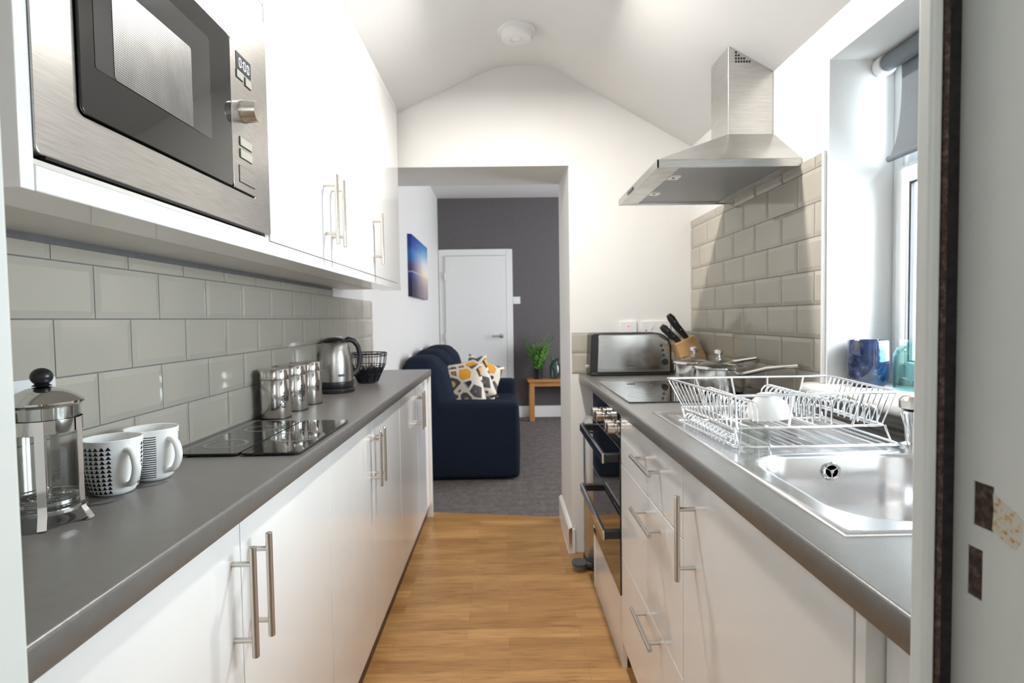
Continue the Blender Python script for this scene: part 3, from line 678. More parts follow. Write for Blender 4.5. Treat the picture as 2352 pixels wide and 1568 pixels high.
# overflow on the far bowl wall
oc = (.643, BY1-.0045, .889)
mb = MB().lathe([(.011, 0), (.0165, -.001), (.0185, -.004), (.0165, -.006), (.012, -.0045)], oc, 32, axis='y'); mb.lathe([(.0038, -.0065), (.0034, -.007), (1e-6, -.0075)], oc, 16, axis='y')
for k in range(3):
    a = rad(30+120*k); mb.rod((oc[0], oc[1]-.005, oc[2]), (oc[0]+.013*cos(a), oc[1]-.005, oc[2]+.013*sin(a)), .0013, 6)
of = obj('overflow', mb, CHROME, sk); obj('overflow_hole', MB().lathe([(.0122, -.0046), (1e-6, -.0046)], oc, 24, axis='y'), BPLAST, of)
wc = (cxm, cym, zt-.153)
obj('waste', MB().lathe([(.045, .001), (.042, .003), (.03, .001), (1e-6, -.001)], wc, 32), CHROME, sk)
# tap
tp = thing('mixer_tap', 'chrome mixer tap with a faceted top at the back of the sink', 'tap', (.852, 1.165, zt))
tc = (.852, 1.165, zt-.0005)
obj('body', MB().lathe([(.024, 0), (.024, .006), (.013, .010), (.015, .040), (.023, .070), (.021, .074)], tc, 32), CHROME, tp)
obj('cap', MB().lathe([(.018, .075), (.025, .080), (.026, .096), (.018, .105), (1e-6, .108)], tc, 8), NICKEL, tp)
obj('spout', MB().tube([(.852, 1.160, zt+.04), (.850, 1.08, zt+.10), (.82, .99, zt+.17), (.78, .95, zt+.165), (.76, .93, zt+.135)], .009, 14), CHROME, tp)

WIRE = mat('bright_chrome_wire', (.93, .94, .96), .2, 1); noise(WIRE, coords(WIRE), 9)
# ------------------------------------------------------------------ DISH RACK (chrome wire)
dk = thing('dish_rack', 'chrome wire dish rack standing on the sink drainer', 'dish rack', (.65, 1.33, zt))
WR = .0022
zr, zb, zl = 1.035, .958, .929
rim = [(.430, 1.500), (.866, 1.494), (.824, 1.165), (.463, 1.146)]
base_ = [(.471, 1.497), (.838, 1.493), (.820, 1.205), (.487, 1.193)]
low = [(.449, 1.463), (.825, 1.460), (.814, 1.146), (.4765, 1.143)]
def cl(q, z, r=.012):
    out = []; n_ = len(q)
    for i in range(n_):
        p = Vector((*q[i], z)); a = Vector((*q[i-1], z)); b = Vector((*q[(i+1) % n_], z))
        da = (a-p).normalized()*r; db = (b-p).normalized()*r
        for t_ in (0, .5, 1): out.append((p+da)*(1-t_)**2+2*t_*(1-t_)*p+(p+db)*t_*t_)
    return out
obj('top_rim', MB().tube(cl(rim, zr), .0032, 10, closed=True), WIRE, dk)
obj('base_frame', MB().tube(cl(base_, zb), .0028, 8, closed=True).tube(cl(low, zl, .01), .0026, 8, closed=True), WIRE, dk)
def lerp2(a, b, t_): return (a[0]+(b[0]-a[0])*t_, a[1]+(b[1]-a[1])*t_)
mb = MB()
# side wires: dense on both short sides, sparse on the long ones
for i in range(14):
    t_ = (i+.5)/14
    for ra, rb_, ba, bb_ in ((rim[0], rim[3], base_[0], base_[3]), (rim[1], rim[2], base_[1], base_[2])):
        p = lerp2(ra, rb_, t_); q = lerp2(ba, bb_, t_); obj('side_wire', MB().tube([(*p, zr), (*q, zb)], WR*.85, 6), WIRE, dk)
for t_ in (.18, .40, .62, .84):
    p = lerp2(rim[0], rim[1], t_); q = lerp2(base_[0], base_[1], t_); obj('side_wire', MB().tube([(*p, zr), (*q, zb)], WR*1.2, 6), WIRE, dk)
for t_ in (.02, .36, .78):
    p = lerp2(rim[3], rim[2], t_); q = lerp2(base_[3], base_[2], t_); obj('side_wire', MB().tube([(*p, zr), (*q, zb)], WR*1.2, 6), WIRE, dk)
mb = MB()
for t_ in (.12, .34, .56, .78, .95):
    q = lerp2(base_[0], base_[1], t_); p = lerp2(base_[3], base_[2], t_); obj('floor_wire', MB().tube([(*q, zb), (*p, zb)], WR, 6), WIRE, dk)
for t_ in (.08, .22, .36, .50, .64, .78, .92):
    q = lerp2(low[0], low[1], t_); p = lerp2(low[3], low[2], t_); obj('floor_wire', MB().tube([(*q, zl), (*p, zl)], WR, 6), WIRE, dk)
for q in base_:
    obj('foot', MB().tube([(q[0], q[1], zb), (q[0], q[1]+(-.02 if q[1] < 1.4 else -.02), zl), (q[0], q[1]+(-.02), zt+.0025)], WR*1.3, 6), WIRE, dk)
def arches(mb, x, w_, y0, y1, n_, h, z=zb):
    for i in range(n_):
        y = y0+(y1-y0)*i/(n_-1); pts = [(x-w_/2, y, z)]
        for k in range(7):
            a = pi-pi*k/6; pts.append((x+w_/2*cos(a), y, z+h-w_/2+w_/2*sin(a)))
        pts.append((x+w_/2, y, z)); obj(mb, MB().tube(pts, WR, 6), WIRE, dk)
arches('plate_loop', .543, .038, 1.485, 1.245, 11, .052); arches('plate_loop', .695, .042, 1.475, 1.225, 12, .058)
arches('plate_loop', .803, .028, 1.47, 1.225, 11, .040); arches('cup_loop', .470, .024, 1.43, 1.175, 12, .022, zl)
# upturned white bowl and glass in the rack
bw = MB().lathe([(.020, .040), (.024, .0405), (.026, .036), (.044, .024), (.055, .002), (.0575, 0), (.0545, .003), (.043, .020), (.024, .033), (1e-6, .034)], (0, 0, 0), 40)
bo_ = tag(obj('bowl', bw, CERAM, loc=(0, 0, 0)), 'small white ceramic bowl lying upside down in the dish rack', 'bowl'); bo_.location = (.622, 1.325, .9625); bo_.rotation_euler = (rad(4), rad(-6), 0); bo_.scale = (.94, .94, 1.25)
gl = MB().lathe([(.024, .0655), (.028, .062), (.0315, .004), (.0325, 0), (.0305, .002), (.027, .056), (.010, .059), (1e-6, .059)], (.489, 1.098, zt), 40)
tag(obj('drinking_glass', gl, GLASS), 'clear glass tumbler upside down on the sink edge beside the rack', 'glass')

# ------------------------------------------------------------------ SAUCEPANS
def pan(c, r, h, hdir, hl, label, rise=.045):
    t_ = thing('saucepan', label, 'saucepan', c, 'lidded saucepans on the hob')
    obj('pot', MB().lathe([(r*.90, 0), (r*.98, .006), (r, .02), (r, h), (r*1.03, h+.002), (r*.985, h+.001), (r*.97, .02), (r*.85, .006), (1e-6, .006)], c, 48), STEEL_P, t_)
    lid = obj('lid', MB().lathe([(r*1.035, h+.003), (r*1.04, h+.008), (r*.98, h+.011)], c, 48).lathe([(r*.98, h+.008), (r*.98, h+.0125), (1e-6, h+.013)], c, 8) if False else MB().lathe([(r*1.035, h+.003), (r*1.04, h+.008), (r*.97, h+.0115), (r*.96, h+.009)], c, 48, closed=True), CHROME, t_)
    obj('lid_glass', MB().lathe([(r*.965, h+.010), (r*.80, h+.020), (r*.5, h+.029), (r*.2, h+.033), (1e-6, h+.0335)], c, 48), LIDG, lid)
    obj('lid_knob', MB().lathe([(.014, h+.032), (.014, h+.037), (.008, h+.040), (.008, h+.050), (.017, h+.056), (.018, h+.066), (.010, h+.070), (1e-6, h+.071)], c, 28), CHROME, lid)
    D = Vector(hdir).normalized(); P = Vector(c)+D*r; z = c[2]+h*.84
    def at(s_, dz): q = P+D*s_; return (q.x, q.y, z+dz)
    mb = MB(); mb.tube([at(-.004, 0), at(.02, .002), at(hl*.5, rise*.6), at(hl, rise)], .007, 12, radii=[.0085, .007, .0085, .006])
    # flattened grip
    for i, v in enumerate(mb.v): pass
    obj('handle', mb, STEEL_P, t_)
    return t_
STEEL_P = mat('polished_pan_steel', (.72, .70, .67), .10, 1); noise(STEEL_P, coords(STEEL_P), 8)
pan((.782, 2.050, WR0+.0055), .089, .083, (.47, -.88, 0), .225, 'larger lidded steel saucepan in front, its handle reaching towards the window')
pan((.776, 2.305, WR0+.0055), .080, .080, (.56, -.83, 0), .20, 'smaller lidded steel saucepan behind, near the knife block', .05)

TSTEEL = brushed('toaster_steel', (.60, .59, .57), .15, (.3, .3, 6), .08, .03)
# ------------------------------------------------------------------ TOASTER
ts = thing('toaster', 'long brushed steel toaster with black ends on the worktop', 'toaster', (.60, 2.76, WR0))
tz = WR0+.006; TX0, TX1, TY0, TY1 = .406, .797, 2.69, 2.832
# body outline in XZ: near-vertical ends, large radius at the knob end
def tprof(x0, x1, z0, z1, r1, r2, lean=.008):
    p = [(x0, z0), (x1, z0)]
    for i in range(9):
        a = rad(90*i/8); p.append((x1-r2+r2*cos(a), z1-r2+r2*sin(a)))
    for i in range(5):
        a = rad(90+90*i/4); p.append((x0+lean+r1+r1*cos(a), z1-r1+r1*sin(a)))
    return p
obj('end_shell', MB().prism(tprof(TX0, TX1+.002, tz+.004, tz+.199, .014, .075), 'y', TY0+.004, TY1-.004), BPLAST, ts, bevel=.006)
obj('steel_wrap', MB().prism(tprof(TX0+.036, TX1-.006, tz+.012, tz+.192, .012, .070, .004), 'y', TY0-.002, TY1+.002), TSTEEL, ts, bevel=.004)
obj('foot_base', MB().box(TX0+.005, TX1-.006, TY0+.002, TY1-.002, WR0+.0005, tz+.010), BPLAST, ts, bevel=.004)
mb = MB()
for y in (2.735, 2.785): mb.box(.47, .72, y-.012, y+.012, tz+.1985, tz+.2005)
obj('slots', mb, BPLAST, ts)
obj('lever', MB().box(TX0-.018, TX0+.006, 2.73, 2.77, WR0+.038, WR0+.052), NICKEL, ts, bevel=.002)
mb = MB().lathe([(.017, 0), (.016, -.012), (1e-6, -.013)], (.762, TY0-.002, tz+.060), 28, axis='y'); obj('dial', mb, BPLAST, ts)
for dx, dz in ((.758, .092), (.754, .115), (.747, .138)): obj('button', MB().lathe([(.0062, 0), (.006, -.004), (1e-6, -.0045)], (dx, TY0-.002, tz+dz), 18, axis='y'), BPLAST, ts)
obj('badge', MB().box(.582, .62, TY0-.0032, TY0-.002, tz+.041, tz+.046), DPLAST, ts)

# ------------------------------------------------------------------ KNIFE BLOCK
kbk = thing('knife_block', 'beech knife block leaning behind the saucepans', 'knife block', (.88, 2.62, WR0))
obj('block', MB().prism([(.822, WR0+.0005), (.935, WR0+.0005), (.928, 1.02), (.878, 1.112), (.790, 1.072), (.826, .965)], 'y', 2.595, 2.680), BLOCKW, kbk, bevel=.003)
def knife(p0, p1, r_, label):
    A, B = Vector(p0), Vector(p1); D = B-A; W_ = D.cross(Vector((0, 1, 0))).normalized(); mb = MB()
    mb.tube([A-D*.06, A+D*.15, A+D*.5+W_*.003, A+D*.85, B], r_, 14, radii=[r_*.7, r_*.85, r_*1.05, r_*1.1, r_*.7])
    k_ = tag(obj('kitchen_knife', mb, BPLAST), label, 'knife', 'knives in the block')
    for q in (.35, .7): obj('rivet', MB().sphere(A+D*q-Vector((0, r_*1.02, 0)), .0028, 10), NICKEL, k_)
knife((.846, 2.625, 1.100), (.762, 2.62, 1.208), .0165, 'longest black-handled knife, in the top slot of the knife block')
knife((.812, 2.620, 1.082), (.728, 2.615, 1.156), .0160, 'shorter black-handled knife in the lower front slot of the knife block')
knife((.814, 2.662, 1.084), (.755, 2.662, 1.140), .0120, 'short black-handled knife behind the other low one in the knife block')

# ------------------------------------------------------------------ SOCKETS & SWITCHES
def plate(name, label, cat, axis, c, w_, h, extras=(), neon=None, d=.009, wallc=None):
    """axis 'x+': on left wall facing +x, 'y-': on a wall facing the camera"""
    t_ = thing(name, label, cat, c)
    x, y, z = c
    if axis == 'y-': obj('plate', MB().box(x-w_/2, x+w_/2, y-d, y, z-h/2, z+h/2), WPLAST, t_, bevel=.0025)
    else: obj('plate', MB().box(x, x+d, y-w_/2, y+w_/2, z-h/2, z+h/2), WPLAST, t_, bevel=.0025)
    for (u, v, a_, b_, kind) in extras:
        M_ = {'r': WPLAST, 'h': BPLAST, 'n': NEON}[kind]; nm = {'r': 'rocker', 'h': 'pin_hole', 'n': 'neon_lamp'}[kind]; dd = .003 if kind == 'r' else .0005
        if axis == 'y-': obj(nm, MB().box(x+u-a_/2, x+u+a_/2, y-d-dd, y-d+.001, z+v-b_/2, z+v+b_/2), M_, t_)
        else: obj(nm, MB().box(x+d-.001, x+d+dd, y+u-a_/2, y+u+a_/2, z+v-b_/2, z+v+b_/2), M_, t_)
    return t_
yw = YF0-.0001
plate('cooker_switch', 'white cooker switch with a red neon light above the toaster', 'switch', 'y-', (.623, YF0-.001, 1.135), .086, .086, [(0, -.002, .020, .030, 'r'), (0, .017, .014, .008, 'n')], d=.012)
plate('double_socket', 'white double socket on the end wall behind the knife handles', 'socket', 'y-', (.762, YF0-.001, 1.135), .146, .086, [(-.022, .012, .011, .018, 'r'), (.022, .012, .011, .018, 'r'), (-.05, -.005, .004, .008, 'h'), (-.035, -.02, .006, .004, 'h'), (.05, -.005, .004, .008, 'h')], d=.012)
plate('double_socket', 'white double socket on the tiles behind the cafetiere', 'socket', 'x+', (XL+.004, .905, 1.070), .146, .086, [(-.022, .008, .014, .03, 'r'), (.016, .008, .014, .03, 'r'), (-.05, -.01, .008, .004, 'h'), (.052, -.012, .008, .004, 'h')], d=.010)
plate('double_socket', 'white double socket on the tiles behind the kettle', 'socket', 'x+', (XL+.004, 2.62, 1.085), .146, .086, [(-.022, .012, .011, .018, 'r'), (.022, .012, .011, .018, 'r')], d=.010)
plate('light_switch', 'white light switch on the dark grey wall beside the door', 'switch', 'y-', (.152, YB, 1.42), .086, .086, [(0, 0, .012, .022, 'r')])

# ------------------------------------------------------------------ LEFT COUNTER: cafetiere
cf = thing('cafetiere', 'glass cafetiere with chrome frame and domed lid next to the mugs', 'cafetiere', (-.705, .868, WZ))
cc = (-.7065, .868, WZ)
gz0 = .022; R_ = .0465; HT = .181
obj('glass_beaker', MB().lathe([(1e-6, gz0), (R_*.90, gz0), (R_, gz0+.010), (R_, HT-.006), (R_+.003, HT+.002), (R_+.001, HT+.003), (R_-.002, HT-.006), (R_-.002, gz0+.012), (R_*.88, gz0+.003), (1e-6, gz0+.003)], cc, 56), GLASS, cf)
fm = MB().lathe([(R_+.0015, HT-.042), (R_+.0022, HT-.042), (R_+.0022, HT-.022), (R_+.0015, HT-.022)], cc, 56, closed=True)
band = obj('chrome_band', fm, CHROME, cf); fm = MB(); fm.lathe([(R_+.0008, .020), (R_+.0038, .019), (R_+.0045, .024), (R_+.0008, .025)], cc, 56, closed=True)
obj('base_ring', fm, CHROME, cf)
sw = MB()
def strap(ang, w_=.011, lo_=0.0):
    a = rad(ang); d = Vector((cos(a), sin(a), 0)); s_ = Vector((-sin(a), cos(a), 0)); c_ = Vector(cc)
    prof_ = [(R_+.0030, HT-.022), (R_+.0030, .035), (R_+.0045, .020), (R_+.012, .008), (R_+.016, .0012), (R_+.004, .0008)]
    vs = []
    for r, z in prof_:
        for sg in (-1, 1):
            for th in (0, .0014):
                q = c_+d*(r+th)+s_*(w_/2*sg); vs.append((q.x, q.y, q.z+z+(th if r > R_+.01 else 0)))
    fs = []
    for i in range(len(prof_)-1):
        a0 = i*4; b0 = a0+4; fs += [(a0, a0+2, b0+2, b0), (a0+1, b0+1, b0+3, a0+3), (a0, b0, b0+1, a0+1), (a0+2, a0+3, b0+3, b0+2)]
    fs += [(0, 1, 3, 2), (len(vs)-4, len(vs)-2, len(vs)-1, len(vs)-3)]
    return MB().add(vs, fs)
for ang in (-58, 5, 115, 185): obj('leg_strap', strap(ang), CHROME, cf)
obj('lid', MB().lathe([(R_-.002, HT-.004), (R_+.005, HT+.001), (R_+.0055, HT+.004), (R_+.003, HT+.006), (R_-.002, HT+.010), (R_*.72, HT+.0175), (R_*.4, HT+.0235), (.010, HT+.0255), (1e-6, HT+.026)], cc, 56), CHROME, cf)
obj('lid_skirt', MB().lathe([(R_-.0035, HT-.024), (R_-.0035, HT-.003), (R_-.0045, HT-.003), (R_-.0045, HT-.024)], cc, 56, closed=True), CHROME, cf)
pg = obj('plunger_rod', MB().rod((cc[0], cc[1], WZ+.045), (cc[0], cc[1], WZ+HT+.03), .0022, 12).lathe([(.0055, .034), (.006, .040), (.004, .052)], cc, 20), CHROME, cf)
obj('plunger_knob', MB().lathe([(.004, HT+.025), (.013, HT+.027), (.009, HT+.030)], cc, 28).sphere((cc[0], cc[1], WZ+HT+.041), .0145, 28, sz=.93), BPLAST, pg)
fd = MB(); nn = 64
for r in (.012, .022, .032, .040): rings(fd, cc[0], cc[1], WZ+.0385, (r,), .0012, 0)
for k in range(72):
    a = 2*pi*k/72; fd.rod((cc[0]+.014*cos(a), cc[1]+.014*sin(a), WZ+.038), (cc[0]+.0425*cos(a), cc[1]+.0425*sin(a), WZ+.036), .0006, 5)
fd.lathe([(.0425, .030), (.0435, .031), (.0435, .036), (.0425, .0365)], cc, 56, closed=True)
coil = [(cc[0]+.0432*cos(2*pi*i/260), cc[1]+.0432*sin(2*pi*i/260), WZ+.0395+.0012*(i % 2)) for i in range(260)]
fd.tube(coil, .0009, 5, closed=True)
obj('filter_disc', fd, CHROME, pg)
hn = MB(); a = rad(-118); d_ = Vector((cos(a), sin(a), 0)); c_ = Vector(cc)
hn.tube([tuple(c_+d_*(R_+r)+Vector((0, 0, z))) for r, z in ((.002, HT-.030), (.028, HT-.018), (.038, HT-.035), (.038, .06), (.030, .038), (.010, .045))], .0065, 12)
obj('handle', hn, BPLAST, cf)

# ------------------------------------------------------------------ MUGS
def mug_r(z, H=.098): 
    t_ = z/H
    return .0325+.0135*min(1, (t_/.55))**.55 if t_ < .55 else .046+.0015*((t_-.55)/.45)
def mug(c, pattern, hang, label):
    t_ = thing('mug', label, 'mug', c, 'patterned white mugs'); H = .098
    prof_ = [(1e-6, .003), (.026, .003), (.030, 0), (.0325, .0015)]+[(mug_r(H*i/16), H*i/16) for i in range(1, 17)]+[(.0465, H+.0008), (.0442, H)]+[(mug_r(H*i/16)-.0035, H*i/16) for i in range(15, 1, -1)]+[(.025, .008), (1e-6, .008)]
    mb = MB().lathe(prof_, c, 64)
    ha = rad(hang)
    def sp_(ang, z, off=.0003):
        r = mug_r(z)+off; return (c[0]+r*cos(ang), c[1]+r*sin(ang), c[2]+z)
    gap = rad(31)
    if pattern == 'tri':
        z = .0055; row = 0; cw_ = .0062
        while z < H-.011:
            k = 0; n_ = 26; st = (2*pi-2*gap)/n_; h = .0066
            for k in range(n_):
                a0 = ha+gap+st*(k+.5); hw = st*.44
                mb.add([sp_(a0-hw, z), sp_(a0, z), sp_(a0+hw, z), sp_(a0, z+h)], [(0, 1, 3), (1, 2, 3)], 1)
            z += .0077
    else:
        z = .008
        while z < H-.009:
            n_ = 46; st = (2*pi-2*gap)/n_; ph = random.random()*6
            A = []; B = []
            for k in range(n_+1):
                a0 = ha+gap+st*k; wv = .00018*sin(k*.7+ph)
                A.append(sp_(a0, z+wv)); B.append(sp_(a0, z+wv*.6+.0017))
            mb.add(A+B, [(k, k+1, n_+2+k, n_+1+k) for k in range(n_)], 1)
            z += .0043
    obj('cup', mb, [CERAM, INK], t_, smooth=50)
    d = Vector((cos(ha), sin(ha), 0)); C_ = Vector(c)
    pts = []
    for i in range(15):
        u = i/14; a = rad(100-200*u); r = mug_r(.075)-.003+.003*0; x = r-.001+.025*max(0, cos(a))**.75 if cos(a) > 0 else r-.001+.012*cos(a)
        zz = .050+.031*sin(a); x -= .004*max(0, -sin(a)); pts.append(tuple(C_+d*x+Vector((0, 0, zz))))
    hm_ = MB().tube(pts, .0052, 14, radii=[.0068 if i in (0, 14) else .0055 for i in range(15)])
    # widen the handle section sideways
    s_ = Vector((-d.y, d.x, 0))
    hm_.v = [tuple(Vector(p)+s_*((Vector(p)-C_).dot(s_))*.35) for p in hm_.v]
    obj('handle', hm_, CERAM, t_)
    return t_
random.seed(11)
mug((-.7045, 1.012, WZ+.0004), 'tri', -26, 'white mug with black triangles beside the cafetiere')
mug((-.690, 1.100, WZ+.0004), 'stripe', -18, 'white mug with fine black stripes behind the triangle mug')

# ------------------------------------------------------------------ GLASS WORKTOP SAVERS
def saver(x0, x1, y0, y1, label, zones):
    mb = MB().prism(rrect(x0, x1, y0, y1, .012), 'z', WZ+.0035, WZ+.008)
    for cx, cy, r in zones: rings(mb, cx, cy, WZ+.0083, (r,), .008, 1)
    t_ = thing('worktop_saver', label, 'chopping board', ((x0+x1)/2, (y0+y1)/2, WZ), 'black glass worktop savers')
    obj('glass_board', mb, [BGLASS, PRINT], t_, bevel=.0008)
    for x in (x0+.02, x1-.02):
        for y in (y0+.02, y1-.02): obj('foot', MB().lathe([(.008, .0001), (.008, .0034)], (x, y, WZ), 16), BPLAST, t_)
saver(-.735, -.602, 1.262, 1.672, 'black glass worktop saver against the tiles, beside the striped mug', [(-.675, 1.36, .042), (-.672, 1.55, .035)])
saver(-.597, -.464, 1.262, 1.672, 'black glass worktop saver along the worktop edge', [(-.531, 1.44, .058)])

# ------------------------------------------------------------------ CANISTERS
CAN = mat('polished_canister_steel', (.62, .60, .57), .13, 1); f = noise(CAN, coords(CAN, (1, 1, .2)), 60, 2); bump(CAN, f, .03, .0003)
def canister(x, y, word, label):
    c = (x, y, WZ+.0003); t_ = thing('canister', label, 'canister', c, 'steel storage canisters')
    obj('body', MB().lathe([(.0455, 0), (.047, .002), (.047, .120), (.0455, .122)], c, 48), CAN, t_)
    obj('base_ring', MB().lathe([(.0475, .0002), (.0482, .001), (.0482, .004), (.0472, .005)], c, 48, closed=True), BPLAST, t_)
    obj('lid', MB().lathe([(.0478, .123), (.0478, .150), (.0455, .1535), (.040, .1545), (1e-6, .155)], c, 48), CAN, t_)
    if word:
        a = rad(-38)  # side facing the corridor
        mb = MB(); n_ = len(word); 
        out = Vector((cos(a), sin(a), 0)); up = Vector((0, 0, 1)); tang = Vector((-sin(a), cos(a), 0))
        rot = Matrix((up, -tang, out)).transposed()   # text runs upwards
        text('lettering', word, .0165, (c[0]+out.x*.0475, c[1]+out.y*.0475, c[2]+.060), rot, INK, t_, .0012)
canister(-.722, 1.775, 'SUGAR', 'steel storage canister lettered SUGAR, nearest the glass worktop savers')
canister(-.722, 1.925, 'COFFEE', 'middle steel storage canister of the three')
canister(-.720, 2.070, None, 'steel storage canister closest to the kettle')

# ------------------------------------------------------------------ KETTLE
kt = thing('kettle', 'brushed steel electric kettle with black handle and base', 'kettle', (-.722, 2.40, WZ))
kc = (-.722, 2.40, WZ+.0003)
obj('power_base', MB().lathe([(.078, 0), (.081, .004), (.081, .014), (.074, .020), (.070, .021)], kc, 48), BPLAST, kt)
obj('body', MB().lathe([(.0745, .048), (.0745, .060), (.0735, .10), (.0700, .15), (.0635, .190), (.0560, .207), (.0500, .211), (.049, .211)], kc, 56), STEEL, kt)
obj('base_collar', MB().lathe([(.073, .022), (.0758, .026), (.0758, .047), (.0748, .0485)], kc, 48), BPLAST, kt)
obj('lid', MB().lathe([(.052, .209), (.052, .214), (.046, .222), (.028, .229), (.010, .232), (1e-6, .2322)], kc, 40), BPLAST, kt)
sd = rad(215); d = Vector((cos(sd), sin(sd), 0)); s_ = Vector((-sin(sd), cos(sd), 0)); C_ = Vector(kc)
def kq(r, sdd, z): q = C_+d*r+s_*sdd; return (q.x, q.y, q.z+z)
obj('spout', MB().add([kq(.058, -.024, .205), kq(.058, .024, .205), kq(.082, 0, .209), kq(.066, 0, .150)], [(0, 1, 2), (0, 2, 3), (1, 3, 2), (0, 3, 1)]), STEEL, kt, bevel=.002)
hd_ = rad(35); d = Vector((cos(hd_), sin(hd_), 0))
def kh(r, z): q = C_+d*r; return (q.x, q.y, q.z+z)
obj('handle', MB().tube([kh(.044, .214), kh(.060, .221), kh(.084, .214), kh(.103, .190), kh(.111, .155), kh(.109, .115), kh(.097, .083), kh(.076, .068)], .010, 14, radii=[.010, .012, .0115, .0105, .010, .010, .0105, .012]), BPLAST, kt)
a = rad(-52); ca, sa_ = cos(a), sin(a)
obj('badge', MB().hexa([(kc[0]+ca*r-sa_*t_, kc[1]+sa_*r+ca*t_, kc[2]+z) for z in (.070, .080) for r, t_ in ((.0735, -.015), (.0755, -.015), (.0755, .015), (.0735, .015))]), DPLAST, kt)

# ------------------------------------------------------------------ WIRE BASKET
wb = thing('wire_basket', 'black faceted wire bowl at the far end of the worktop', 'basket', (-.665, 2.72, WZ))
bc = Vector((-.665, 2.735, WZ+.002)); NS = 10
def bp(r, z, k, o_=0): a = 2*pi*(k+o_)/NS; return tuple(bc+Vector((r*cos(a), r*sin(a), z)))
obj('top_band', MB().tube([bp(.094, .142, k) for k in range(NS)], .0028, 8, closed=True).tube([bp(.092, .128, k) for k in range(NS)], .0022, 6, closed=True), BLKMET, wb)
mb = MB()
for k in range(NS):
    mb.tube([bp(.094, .142, k), bp(.086, .085, k), bp(.048, .004, k)], .0020, 6)
    mb.tube([bp(.094, .142, k, .5), bp(.084, .085, k, .5)], .0016, 6)
    mb.tube([bp(.084, .085, k, .5), bp(.048, .004, k)], .0018, 6); mb.tube([bp(.084, .085, k, .5), bp(.048, .004, k+1)], .0018, 6)
    mb.tube([bp(.084, .085, k, .5), bp(.066, .042, k)], .0014, 5); mb.tube([bp(.084, .085, k, .5), bp(.066, .042, k+1)], .0014, 5)
for r, z in ((.086, .085), (.066, .042), (.048, .004)): mb.tube([bp(r, z, k) for k in range(NS)], .0020, 6, closed=True)
obj('wires', mb, BLKMET, wb)
lw_ = MB(); vs = []
for (r, z) in ((.0465, .003), (.064, .041), (.078, .068), (.0765, .068), (.0625, .042), (.0455, .005)):
    vs += [bp(r, z, k) for k in range(NS)]
fs = [(i*NS+k, i*NS+(k+1) % NS, (i+1)*NS+(k+1) % NS, (i+1)*NS+k) for i in range(5) for k in range(NS)]+[tuple(range(NS))]
obj('base_cup', MB().add(vs, fs), BLKMET, wb, smooth=0)

# ------------------------------------------------------------------ WINDOW SILL ITEMS
pc = (1.022, 1.575, .9953)
tag(obj('blue_candle_pot', MB().lathe([(.036, 0), (.046, .006), (.0515, .025), (.0525, .06), (.0515, .128), (.050, .130), (.0475, .126), (.0485, .03), (1e-6, .02)], pc, 48), BLUEPOT), 'dark blue glazed pot on the window sill', 'pot')
bc_ = (1.075, 1.47, .9953)
tag(obj('glass_jar', MB().lathe([(.038, 0), (.045, .005), (.045, .095), (.038, .112), (.031, .118), (.031, .128), (.034, .131), (.032, .133), (.029, .129), (.029, .117), (.036, .110), (.043, .094), (.043, .008), (1e-6, .006)], bc_, 48), TEAL), 'turquoise glass jar on the sill beside the blue pot', 'jar')

# ------------------------------------------------------------------ PEDAL BIN
pb = thing('pedal_bin', 'slim brushed steel pedal bin between the oven and the end wall', 'bin', (.49, 2.70, 0))
b0 = (.492, 2.702, 0)
obj('body', MB().lathe([(.118, .045), (.120, .05), (.120, .66), (.119, .665)], b0, 48), STEEL, pb)
obj('base_ring', MB().lathe([(.120, 0), (.125, .004), (.124, .045), (.120, .050)], b0, 48), BPLAST, pb)
obj('lid', MB().lathe([(.123, .667), (.123, .690), (.115, .712), (.085, .730), (.04, .738), (1e-6, .739)], b0, 48), STEEL, pb)
obj('lid_band', MB().lathe([(.1215, .655), (.1235, .656), (.1235, .667), (.1215, .668)], b0, 48, closed=True), BPLAST, pb)
obj('pedal', MB().prism(rrect(.305, .375, 2.60, 2.68, .028), 'z', .028, .044).box(.36, .42, 2.62, 2.66, .020, .040), DPLAST, pb, bevel=.004)

